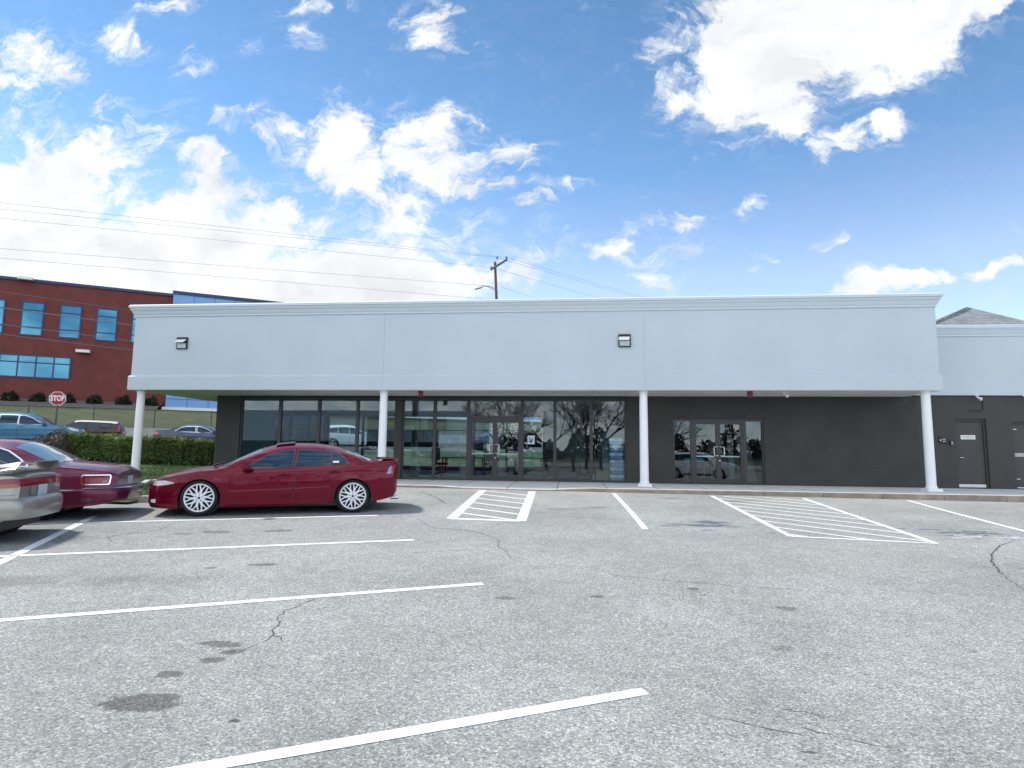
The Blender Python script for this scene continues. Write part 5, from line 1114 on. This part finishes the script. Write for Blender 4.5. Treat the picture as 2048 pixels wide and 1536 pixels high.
# ---- dark red sports saloon (nearest)
PR=mat('dark_red_paint',(.135,.0006,.016),.30,metal=.3,var=.03,vscale=2,coat=.75,coatr=.02,spec=.06); WHR=mat('white_rim',(.72,.76,.80),.3,var=.02,coat=.5)
tl=Car(s0=-2.36,s1=2.31,W=1.84,crown=.085,tum=.47,beltin=.945,base=(.17,.006,.028),
 top=[(-2.36,.60),(-2.25,.700),(-2.0,.795),(-1.65,.872),(-1.3,.918),(-1.16,.935),(-.75,1.135),(-.38,1.29),(-.1,1.36),(.22,1.395),(.55,1.393),(.96,1.355),(1.32,1.262),(1.78,1.075),(1.9,1.062),(2.1,1.068),(2.22,1.085),(2.31,1.06)],
 belt=[(-2.36,.56),(-2.2,.645),(-1.87,.74),(-1.5,.80),(-1.09,.845),(-.54,.868),(.21,.905),(1.27,.975),(1.79,1.02),(2.2,1.04),(2.31,1.0)],
 bot=[(-2.36,.24),(-2.28,.14),(-1.9,.12),(-1.0,.13),(.2,.15),(1.06,.19),(1.75,.21),(2.15,.28),(2.25,.33),(2.31,.42)],
 plan=[(-2.36,.60),(-2.28,.72),(-2.15,.82),(-1.9,.92),(-1.5,.985),(-1,1),(1.2,1),(1.8,.97),(2.1,.915),(2.25,.83),(2.31,.72)],
 arch=[(-1.43,.31,.368),(1.40,.32,.362)],tyre=.325,rim=.264,style='mesh',rimm=WHR,winset=.015,
 crease=lambda x:[(.765+.05*(x+.9)/1.2,.012,.035),(.20+.01*x,.012,.05)]+([(.62,.03*math.exp(-((abs(x+1.43)-.0)/.42)**4),.10)] if x<-.8 else [])+([(.64,.028*math.exp(-((abs(x-1.40))/.42)**4),.10)] if x>.8 else []),
 windows=[[(-.61,.885),(-.50,.99),(-.22,1.15),(.03,1.215),(.235,1.238),(.20,.91)],[(.27,.915),(.315,1.242),(.60,1.241),(.935,1.214),(.95,.948)],[(.968,.95),(.958,1.211),(1.10,1.182),(1.23,1.06),(1.285,.985)]],
 doors=[dict(poly=[(-.945,.80),(-.955,.25),(-.93,.18),(.235,.185),(.25,.6),(.235,.885),(-.55,.855)],handle=(.075,.75)),dict(poly=[(.25,.885),(.265,.6),(.25,.187),(.70,.225),(.90,.30),(1.02,.42),(1.10,.60),(1.22,.80),(1.255,.955)],handle=(1.035,.812))],
 handlem=None,handlecup=True,cupm=mat('cup_shade_red',(.04,.0005,.006),.5,var=0),trim=mat('vent_visor',(.05,.012,.022),.2,coat=1,var=0),glassm=M['autoglass'],wglass=M['greyglass'],wsh=(-1.17,-.42,.22),rwin=(1.28,1.80),mirror=(-.62,.915),
 sidebits=[('headlight',[(-2.285,.565),(-2.235,.638),(-2.05,.645),(-1.87,.612),(-1.885,.590),(-2.0,.565),(-2.2,.545)],mat('head_lens',(.42,.42,.41),.12,coat=.8,var=.25,vscale=14)),('fog_lamp',[(-2.29,.235),(-2.295,.29),(-2.20,.30),(-2.195,.225)],M['lens']),('side_marker',[(1.70,.852),(1.70,.872),(1.83,.88),(1.83,.862)],M['redlens']),('taillight',[(2.06,.76),(2.11,.90),(2.17,.955),(2.27,.95),(2.285,.80),(2.2,.765)],M['redlens']),('window_sticker',[(.985,.968),(.985,1.03),(1.105,1.035),(1.105,.975)],M['sign_white'])],
 strips=[('taillight_lens',[(2.07,.77),(2.115,.895),(2.175,.94),(2.165,.78)],mat('grey_lens',(.22,.25,.40),.12,coat=.8,var=.05),.013),('molding',[(-.91,.435),(-.91,.452),(.22,.495),(.22,.478)],paint('red_molding',(.24,.025,.05)),.008),('molding',[(.275,.48),(.275,.497),(.94,.53),(.94,.515)],MATS['red_molding'],.008),('side_skirt',[(-.93,.135),(-.94,.19),(.23,.20),(.9,.25),(1.0,.31),(1.03,.25),(.9,.19),(.24,.155)],PR,.012),('hood_gap',[(-2.19,.642),(-1.87,.733),(-1.5,.793),(-1.13,.836),(-1.13,.828),(-1.5,.784),(-1.87,.724),(-2.19,.632)],M['black'],.003),('front_lip',[(-2.27,.145),(-2.3,.215),(-2.2,.16),(-1.85,.125)],M['black'],.004),('mud_flap',[(1.76,.12),(1.76,.30),(1.82,.25),(1.80,.12)],M['black'],.002),('door_sill_gap',[(-.93,.196),(-.93,.206),(.23,.213),(.72,.243),(.72,.233),(.23,.203)],M['black'],.006),('fuel_door_gap',[(1.53,.745),(1.53,.84),(1.535,.84),(1.535,.75),(1.725,.755),(1.725,.745)],M['black'],.002)],
 extra=[('rear_spoiler',lambda c:bumper(c,1.95,2.34,1.045,1.10,-.10),PR),
  ('sunroof_deflector',lambda c:c.top_patch(lambda v:-.16+.04*v*v,lambda v:.22+.0*v,-.62,.62,.03),M['black']),
  ('wiper',lambda c:MB().tube([(-1.24,-.45,.925),(-1.20,-.3,.965),(-1.16,.1,.985)],.012,6).tube([(-1.26,-.55,.92),(-1.2,-.5,.955)],.022,6),M['black']),
  ('license_plate',plate(2.31,0,.62),M['platem']),
  ('grille',lambda c:endpatch(c,-2.36,[(-.38,.38),(.38,.38),(.45,.55),(-.45,.55)],.006,True),M['black']),
  ('rear_light_bar',lambda c:endpatch(c,2.31,[(-.62,.80),(-.2,.80),(-.2,.92),(-.62,.92)],.008),M['redlens']),
  ('rear_light_bar',lambda c:endpatch(c,2.31,[(.2,.80),(.62,.80),(.62,.92),(.2,.92)],.008),M['redlens']),
  ('exhaust_tip',lambda c:MB().lathe([(.03,2.2),(.04,2.2),(.04,2.36),(.03,2.36)],(0,-.55,.26),14,'X').lathe([(.03,2.2),(.04,2.2),(.04,2.36),(.03,2.36)],(0,.55,.26),14,'X'),M['steel'])])
def place(T_,n,zoff=0):
    p=T23*T_+N23*n; return (p.x,p.y,lot_z(p.x,p.y)+zoff)
build_car(tl,'red_saloon','shiny dark red saloon with white multi-spoke wheels parked before the shop',place(-.79,13.66),R(23.3),PR)
# ---- older maroon sedan, tail towards the red saloon
PM=paint('maroon_paint',(.13,.010,.04),.4,.36)
cap=Car(s0=-2.72,s1=2.60,W=1.96,crown=.10,tum=.42,beltin=.955,base=(.1,.01,.03),
 top=[(-2.72,.72),(-2.55,.83),(-2.0,.93),(-1.2,1.0),(-1.05,1.03),(-.45,1.36),(-.1,1.45),(.3,1.47),(.7,1.455),(1.0,1.40),(1.36,1.225),(1.74,1.06),(1.95,1.04),(2.3,.995),(2.5,.955),(2.6,.88)],
 belt=[(-2.72,.66),(-2.4,.80),(-1.2,.90),(0,.92),(1.0,.93),(1.6,.935),(2.1,.91),(2.45,.88),(2.6,.82)],
 bot=[(-2.72,.34),(-2.5,.22),(-1.5,.2),(1.5,.22),(2.2,.26),(2.5,.31),(2.6,.38)],
 plan=[(-2.72,.7),(-2.55,.86),(-2.1,.96),(-1.2,1),(1.5,1),(2.1,.975),(2.35,.93),(2.5,.87),(2.6,.78)],
 arch=[(-1.6,.31,.37),(1.33,.30,.36)],tyre=.33,rim=.20,style='plain',rimm=M['steel'],winset=.04,crease=lambda x:[(.80,.010,.03),(.52,.014,.05)],
 windows=[[(-.62,.955),(-.25,1.27),(-.05,1.33),(.02,1.335),(.02,.96)],[(.10,.965),(.10,1.335),(.5,1.325),(.66,1.30),(.66,.965)],[(.74,.965),(.74,1.28),(.88,1.235),(1.08,1.10),(1.22,.985)]],
 doors=[dict(poly=[(-.95,.88),(-.97,.3),(.05,.3),(.06,.93),(-.6,.92)],handle=(-.1,.82)),dict(poly=[(.075,.93),(.065,.3),(.9,.3),(.98,.5),(.98,.93)],handle=(.82,.83))],
 handlem=M['chrome'],handlecup=False,trim=M['chrome'],glassm=M['autoglass'],wglass=mat('pale_rear_glass',(.10,.16,.19),.02,var=0,coat=1,spec=1),wsh=(-1.04,-.36,.2),rwin=(.98,1.70),mirror=(-.66,.98),
 sidebits=[('taillight_bezel',[(2.085,.655),(2.075,.80),(2.10,.825),(2.50,.825),(2.52,.80),(2.51,.66),(2.49,.64),(2.11,.64)],M['chrome']),('headlight',[(-2.66,.6),(-2.66,.72),(-2.4,.74),(-2.4,.6)],M['lens'])],
 strips=[('molding',[(-2.5,.535),(-2.5,.557),(2.15,.560),(2.15,.538)],M['chrome'],.01),('taillight',[(2.10,.67),(2.095,.79),(2.115,.808),(2.49,.808),(2.505,.79),(2.495,.675),(2.475,.655),(2.12,.655)],M['redlens'],.011),('taillight_lens',[(2.40,.675),(2.40,.72),(2.48,.725),(2.48,.68)],mat('grey_red_lens',(.32,.12,.12),.15,coat=.8,var=.1),.0125),('bumper_seam',[(2.155,.30),(2.15,.60),(2.162,.60),(2.167,.30)],M['black'],.012),('side_crease',[(-2.3,.832),(-2.3,.842),(2.35,.862),(2.35,.852)],paint('maroon_light',(.17,.05,.085)),.006)],
 extra=[('rear_bumper',lambda c:bumper(c,2.10,2.72,.33,.60,.0),PM),('bumper_strip',lambda c:bumper(c,2.13,2.735,.562,.592,.012),M['chrome']),
  ('license_plate',plate(2.60,0,.70),M['platem']),('trunk_badge',lambda c:MB().bbox(2.59,2.605,-.10,.10,.84,.87,.005),M['chrome']),
  ('trunk_trim',lambda c:endpatch(c,2.60,[(-.60,.775),(.60,.775),(.60,.79),(-.60,.79)],.02),M['chrome']),
  ('antenna',lambda c:MB().tube([(-1.0,.80,.95),(-.95,.8,1.2)],.004,5),M['black'])])
build_car(cap,'maroon_sedan','older maroon sedan with chrome-ringed tail lamps nosed away from the red saloon',place(-6.24,13.7,-.02),R(23.3),PM)
# ---- silver-beige sedan with a spoiler at the left edge
PS=paint('champagne_paint',(.36,.345,.31),.55,.36)
leg=Car(s0=-2.30,s1=1.92,W=1.70,crown=.09,tum=.42,beltin=.95,base=(.4,.4,.36),
 top=[(-2.3,.66),(-2.15,.76),(-1.6,.9),(-1.05,.98),(-.4,1.28),(0,1.38),(.4,1.39),(.8,1.34),(1.15,1.20),(1.48,1.075),(1.62,1.055),(1.80,1.035),(1.88,1.01),(1.92,.97)],
 belt=[(-2.3,.6),(-2,.76),(-1.05,.87),(0,.92),(1.0,.955),(1.5,.97),(1.8,.965),(1.92,.93)],
 bot=[(-2.3,.3),(-2.1,.2),(-1.2,.19),(1.2,.22),(1.7,.30),(1.92,.42)],
 plan=[(-2.3,.7),(-2.1,.86),(-1.7,.96),(-1.2,1),(1.2,1),(1.5,.985),(1.7,.955),(1.84,.90),(1.92,.82)],
 arch=[(-1.36,.30,.34),(1.20,.30,.34)],tyre=.305,rim=.19,style='five',rimm=M['steel'],winset=.03,crease=lambda x:[(.66,.012,.03),(.40,.014,.06)],
 windows=[[(-.6,.935),(-.3,1.18),(.05,1.29),(.05,.95)],[(.12,.95),(.12,1.29),(.55,1.285),(.62,.965)],[(.68,.97),(.65,1.27),(.9,1.17),(1.08,1.0)]],
 doors=[dict(poly=[(-.9,.86),(-.92,.28),(.07,.28),(.085,.93),(-.6,.90)],handle=(-.06,.82)),dict(poly=[(.10,.93),(.085,.28),(.75,.29),(.9,.5),(1.0,.93)],handle=(.8,.83))],
 handlem=None,handlecup=False,trim=M['black'],glassm=M['autoglass'],wglass=M['greyglass'],wsh=(-1.04,-.42,.2),rwin=(.82,1.44),mirror=(-.62,.96),
 sidebits=[('headlight',[(-2.27,.58),(-2.25,.68),(-2.0,.71),(-1.95,.6)],M['lens'])],
 strips=[('taillight',[(1.62,.80),(1.60,.84),(1.63,.89),(1.72,.925),(1.86,.935),(1.915,.93),(1.917,.82),(1.90,.80)],M['redlens'],.010),('indicator_lens',[(1.63,.80),(1.61,.83),(1.63,.845),(1.90,.855),(1.91,.80)],M['amber'],.013),('body_seam',[(-2.0,.655),(-2.0,.663),(1.88,.70),(1.88,.692)],mat('seam_grey',(.16,.16,.15),.5),.006)],
 extra=[('rear_bumper',lambda c:bumper(c,1.30,2.035,.34,.66,.014,.15),PS),
  ('light_bar',lambda c:endpatch(c,1.92,[(-.69,.815),(.69,.815),(.70,.925),(-.70,.925)],.008),M['redlens']),
  ('license_plate',plate(1.935,0,.735,.3,.16),M['platem']),('plate_recess',lambda c:endpatch(c,1.92,[(-.36,.64),(.36,.64),(.38,.81),(-.38,.81)],.007),mat('recess_beige',(.22,.21,.19),.5)),
  ('rear_spoiler',lambda c:spoiler(c),PS)])
def spoiler(c):
    mb=MB(); n=15
    prof=[(1.62,1.125),(1.72,1.145),(1.87,1.175),(1.93,1.175),(1.93,1.16),(1.85,1.145),(1.70,1.115)]
    ys=np.linspace(-.76,.76,n); vs=[]
    for y in ys:
        dr=.05*max(0,(abs(y)-.58)/.18)**2*2.2
        for s_,z in prof: vs.append((s_-.06*(y/.76)**2,y,z-dr))
    m_=len(prof); fs=[(i*m_+j,(i+1)*m_+j,(i+1)*m_+(j+1)%m_,i*m_+(j+1)%m_) for i in range(n-1) for j in range(m_)]+[tuple(range(m_)),tuple(range((n-1)*m_,n*m_))]
    mb.add(vs,fs,True)
    for sd in(-1,1):
        a=[(1.42,sd*.58,1.05),(1.80,sd*.58,1.015),(1.87,sd*.62,1.15),(1.66,sd*.62,1.13),(1.42,sd*.70,1.035),(1.80,sd*.70,1.0),(1.85,sd*.73,1.10),(1.62,sd*.73,1.085)]
        mb.add(a,[(0,1,2,3),(7,6,5,4),(0,4,5,1),(1,5,6,2),(2,6,7,3),(3,7,4,0)])
    return mb
build_car(leg,'beige_sedan','silver beige sedan with a rear spoiler cut by the left edge',place(-6.08,11.15),R(23.3),PS)
# ---- generic bodies for street cars
def sedan_spec(pm,L=4.75,W=1.82,trim=M['chrome'],rim='five',wagon=None):
    k=L/4.75
    g=lambda pts:[(a*k,b) for a,b in pts]
    return dict(s0=-2.37*k,s1=2.37*k,W=W,crown=.085,tum=.45,beltin=.95,base=(.1,.1,.1),
     top=g([(-2.37,.62),(-2.2,.74),(-1.7,.9),(-1.12,.99),(-.4,1.33),(0,1.43),(.4,1.45),(.8,1.42),(1.2,1.30),(1.7,1.11),(1.9,1.09),(2.2,1.09),(2.3,1.06),(2.37,.95)]),
     belt=g([(-2.37,.58),(-2.1,.72),(-1.1,.9),(0,.94),(1.0,.99),(1.7,1.02),(2.2,1.01),(2.37,.9)]),
     bot=g([(-2.37,.3),(-2.2,.2),(-1.2,.18),(1.2,.2),(2.0,.26),(2.37,.4)]),
     plan=g([(-2.37,.66),(-2.2,.82),(-1.8,.95),(-1.2,1),(1.2,1),(1.8,.97),(2.15,.9),(2.37,.74)]),
     arch=[(-1.4*k,.32,.37),(1.38*k,.32,.37)],tyre=.325,rim=.235,style=rim,rimm=M['steel'],winset=.02,crease=lambda x:[(.75+.02*x,.014,.04),(.3,.012,.06)],
     windows=[g([(-.62,.965),(-.25,1.2),(.05,1.30),(.22,1.315),(.2,.975)]),g([(.28,.98),(.3,1.315),(.7,1.30),(1.02,1.22),(1.28,1.04),(1.25,1.02)])],
     doors=[dict(poly=g([(-.95,.87),(-.96,.27),(.22,.27),(.24,.96),(-.6,.935)]),handle=(.05*k,.84)),dict(poly=g([(.255,.96),(.24,.27),(.85,.29),(1.05,.6),(1.2,.99)]),handle=(1.0*k,.87))],
     handlem=None,handlecup=False,trim=trim,glassm=M['autoglass'],wglass=M['greyglass'],wsh=(-1.1*k,-.42*k,.2),rwin=(1.12*k,1.66*k),mirror=(-.66*k,1.0),
     sidebits=[('headlight',g([(-2.3,.62),(-2.25,.73),(-1.95,.80),(-1.9,.74),(-2.1,.62)]),M['lens'])],
     strips=[('taillight',g([(2.0,.86),(2.05,.97),(2.33,.95),(2.35,.82),(2.2,.8)]),mat('bright_red_lens',(.55,.02,.04),.15,coat=.8,var=.1),.01)],
     extra=[('license_plate',plate(2.37*k,0,.8),M['platem'])])
def suv_spec(L=4.6,W=1.86,H=1.74,boxy=False,trim=M['chrome']):
    k=L/4.6; h=H/1.74
    g=lambda pts:[(a*k,b) for a,b in pts]
    if boxy:
        top=[(-2.3,.80),(-2.2,.92),(-1.7,1.03),(-1.3,1.08),(-.75,1.45),(-.4,1.60),(0,1.63),(1.0,1.61),(1.8,1.58),(2.05,1.54),(2.2,1.25),(2.3,1.0)]
        win=[[(-.85,1.10),(-.5,1.42),(-.2,1.485),(.25,1.485),(.25,1.10)],[(.31,1.10),(.31,1.485),(1.0,1.47),(1.0,1.11)],[(1.06,1.11),(1.06,1.465),(1.62,1.45),(1.7,1.36),(1.66,1.13)]]
        rw=(2.02,2.18)
    else:
        top=[(-2.3,.74),(-2.2,.9),(-1.7,1.05),(-1.2,1.12),(-.55,1.52),(-.1,1.69),(.4,1.74),(1.2,1.71),(1.8,1.63),(2.0,1.56),(2.2,1.28),(2.3,1.0)]
        win=[[(-.78,1.10),(-.35,1.40),(-.05,1.53),(.2,1.56),(.2,1.11)],[(.26,1.115),(.26,1.565),(.95,1.55),(.98,1.14)],[(1.04,1.145),(1.0,1.545),(1.5,1.45),(1.72,1.25),(1.66,1.18)]]
        rw=(1.96,2.18)
    s=lambda z:z*h
    return dict(s0=-2.3*k,s1=2.3*k,W=W,crown=.10,tum=.30 if boxy else .36,beltin=.95,base=(.1,.1,.1),
     top=[(a*k,s(b)) for a,b in top],belt=[(a*k,s(b)) for a,b in [(-2.3,.70),(-2.1,.86),(-1.2,1.03),(0,1.07),(1.0,1.10),(1.9,1.13),(2.15,1.10),(2.3,.95)]],
     bot=g([(-2.3,.38),(-2.1,.26),(-1.2,.24),(1.2,.26),(2.0,.32),(2.3,.45)]),plan=g([(-2.3,.70),(-2.15,.85),(-1.8,.96),(-1.2,1),(1.4,1),(1.9,.975),(2.15,.92),(2.3,.80)]),
     arch=[(-1.36*k,.36,.41),(1.34*k,.36,.41)],tyre=.36,rim=.25,style='five',rimm=mat('light_alloy',(.7,.72,.74),.3,metal=.4,var=0),winset=.02,crease=lambda x:[(.86,.014,.05),(.36,.014,.06)],
     windows=[[(a*k,s(b)) for a,b in w_] for w_ in win],
     doors=[dict(poly=[(a*k,s(b)) for a,b in [(-.95,1.0),(-.95,.36),(.2,.36),(.24,1.08),(-.75,1.06)]],handle=(.08*k,s(.96))),dict(poly=[(a*k,s(b)) for a,b in [(.26,1.08),(.22,.36),(.85,.38),(1.02,.7),(1.05,1.11)]],handle=(.88*k,s(.98)))],
     handlem=None,handlecup=False,trim=trim,glassm=M['autoglass'],wglass=M['greyglass'],wsh=(-1.18*k,-.5*k,.2),rwin=(rw[0]*k,rw[1]*k),mirror=(-.82*k,s(1.14)),
     sidebits=[('headlight',[(a*k,s(b)) for a,b in [(-2.25,.78),(-2.2,.90),(-1.85,.99),(-1.8,.94),(-2.0,.80)]],M['lens'])],
     strips=[('taillight',[(a*k,s(b)) for a,b in ([(2.06,.92),(2.04,1.32),(2.13,1.30),(2.22,.95)] if boxy else [(1.95,.93),(1.98,1.16),(2.18,1.15),(2.24,.95)])],MATS['bright_red_lens'],.01),('cladding',g([(-.93,.26),(-.93,.36),(.92,.38),(.92,.28)]),M['black'],.012)],
     extra=[('license_plate',plate(2.3*k,0,.85),M['platem'])])
sedan_spec(PR)
a31=R(31)
def street(name,label,spec,pm,u,d,rear_u,z,facing,off=0):
    P=at_depth(u,890,d); rz=a31+math.pi if facing>0 else a31
    half=spec['s1']
    q=Vector((P.x,P.y,0))+TS*(half if facing>0 else -half)
    return build_car(Car(**spec),name,label,(q.x,q.y,z),rz,pm,'cars on the street behind the hedge')
PB=paint('steel_blue_paint',(.055,.17,.27),.5,.35); PBR=paint('brown_paint',(.065,.028,.030),.5,.35); PGY=paint('slate_paint',(.06,.085,.14),.5,.35); PW=paint('white_paint',(.78,.80,.82),.0,.3)
sp1=suv_spec(4.75,1.85,1.72)
P=at_depth(166,870,32.0); q=Vector((P.x,P.y,0))-TS*sp1['s1']
build_car(Car(**sp1),'blue_suv','steel blue crossover on the street at the left edge',(q.x,q.y,1.10),a31+math.pi,PB,'cars on the street behind the hedge')
sp2=suv_spec(4.1,1.80,1.64,boxy=True,trim=M['black'])
P=at_depth(247,880,37.0); q=Vector((P.x,P.y,0))-TS*(sp2['s1'])
soul=build_car(Car(**sp2),'brown_hatchback','boxy brown hatchback with a cream roof on the street, facing left',(q.x,q.y,1.13),a31,PBR,'cars on the street behind the hedge')
mb=Car(**sp2).top_patch(lambda v:-.40,lambda v:1.75,-.98,.98,.012); mb.build('roof_panel',mat('cream_roof',(.70,.66,.56),.35,coat=.6,var=.02),soul,world=False)
sp3=sedan_spec(PGY,4.85,1.85)
P=at_depth(309,870,34.5); q=Vector((P.x,P.y,0))+TS*sp3['s1']
build_car(Car(**sp3),'slate_sedan','slate grey sedan on the street behind the hedge, beside the charcoal wall',(q.x,q.y,1.0),a31+math.pi,PGY,'cars on the street behind the hedge')
sp4=suv_spec(4.4,1.80,1.66,trim=None)
P=at_depth(632,870,38.5); q=Vector((P.x,P.y,0))+TS*sp4['s1']
build_car(Car(**sp4),'white_suv','white crossover on the street seen through the shop windows',(q.x,q.y,1.02),a31+math.pi,PW,'cars on the street behind the hedge')
PN=paint('navy_paint',(.012,.02,.06),.4,.35); sp5=sedan_spec(PN,4.7,1.82,trim=None)
P=at_depth(940,880,44.5); q=Vector((P.x,P.y,0))+TS*sp5['s1']
build_car(Car(**sp5),'navy_sedan','navy sedan with red tail lamps seen through the left glass door',(q.x,q.y,1.05),a31+math.pi,PN,'cars on the street behind the hedge')
# ---- behind the viewer, seen only as reflections in the glass
sp6=sedan_spec(PW,4.7,1.84,trim=M['black']); PSV=paint('pearl_paint',(.62,.66,.66),.2,.3)
build_car(Car(**sp6),'white_sedan','white sedan mirrored in the glass doors',place(-4.6,2.2),R(23.3),PSV)
sp7=suv_spec(4.9,1.95,1.95,boxy=True,trim=M['black'])
build_car(Car(**sp7),'white_van','white van mirrored in the glass of the second entrance',(8.6,-1.0,lot_z(8.6,-1.0)),R(200),PW)
def bare_tree(x,y,h,seed,lab):
    rr=random.Random(seed); z=lz(x,y); t=empty('bare_tree',(x,y,z),lab,'tree','bare trees mirrored in the shop windows'); tr=MB(); br=MB()
    def grow_(p,d,l,r,dep):
        q=p+d*l*.5+Vector((rr.gauss(0,.05),rr.gauss(0,.05),rr.gauss(0,.03)))*l; e=q+(d+Vector((rr.gauss(0,.12),rr.gauss(0,.12),.06))).normalized()*l*.5
        (tr if dep==0 else br).tube([p,q,e],[r,r*.85,r*.65],7 if dep<2 else 4,caps=False)
        if dep>=6: return
        for k in range(3 if dep<5 else 2):
            v=(d+Vector((rr.gauss(0,.55),rr.gauss(0,.55),rr.gauss(.12,.3)))).normalized(); grow_(e if k else q.lerp(e,.6),v,l*rr.uniform(.62,.85),r*.62,dep+1)
    grow_(Vector((x,y,z-.1)),Vector((rr.gauss(0,.05),rr.gauss(0,.05),1)).normalized(),h*.24,h*.015,0)
    bk=mat('bark_grey',(.085,.075,.065),.9,var=.25,vscale=5); tr.build('trunk',bk,t); br.build('branches',bk,t)
for i,(x,y,h,lab) in enumerate(((-6,-22,11,'tall bare tree mirrored above the left glass door'),(-3,-25,12,'bare tree mirrored above the right glass door'),(0,-21,11.5,'bare tree mirrored over the poster'),(3,-24,12.5,'bare tree mirrored over the swivel chair'),(6.5,-22,12,'bare tree mirrored above the blue boxes'),(10,-27,11,'bare tree mirrored behind the column between the entrances'),(-8.5,-30,13,'bare tree mirrored near the end of the white shop'),(1.5,-31,13,'bare tree mirrored high in the glass behind the others'))): bare_tree(x,y,h,i+11,lab)
wl=MB(); vs=[]
def wood_pt():
    x=rng.uniform(-10,60); hgt=2.6+1.2*math.sin(x*.7)+.8*math.sin(x*1.9+1); z=.1+hgt*abs(rng.beta(1.3,1.1)); return np.array([x,-38+rng.normal(0,1.5),z]),rnd_dir(),float(np.clip(rng.normal(.4,.25),0,1))
wd_=leaves(9000,wood_pt,.42,'woodland',m=leaf_mat('brush_leaf',(.02,.025,.015),(.05,.055,.03),(.10,.10,.06))); setp(wd_,'brushy wood edge mirrored in the glass',None,None,'stuff')
nb=empty('neighbour_shop',(-24,-22,-1.0),'white shop with dark windows mirrored in the left windows','building')
mb=MB(); mb.box(-48,-11,-34,-22,-1.2,1.9); mb.build('wall',M['darkwall'],nb); mb=MB(); mb.box(-48.3,-10.7,-34,-20.5,1.9,5.2); mb.build('fascia',mat('neighbour_stucco',(.62,.74,.82),.8,var=.04),nb)
for x0,x1 in((-22,-16.2),(-15.4,-13.4)): mb=MB(); mb.box(x0,x1,-20.5,-20.3,3.2,4.5); mb.build('sign_panel',M['red_paint'],nb)
for k in range(12): mb=MB(); mb.box(-46+k*3,-44+k*3,-22.02,-21.98,-.8,1.6); mb.build('window',M['autoglass'],nb)
for o in scn.objects:
    if o.type=='MESH' and len(o.data.materials)==0: print('nomat',o.name)
scn.cycles.max_bounces=8; scn.cycles.transparent_max_bounces=16; scn.cycles.caustics_reflective=False; scn.cycles.caustics_refractive=False
scn.cycles.use_denoising=True
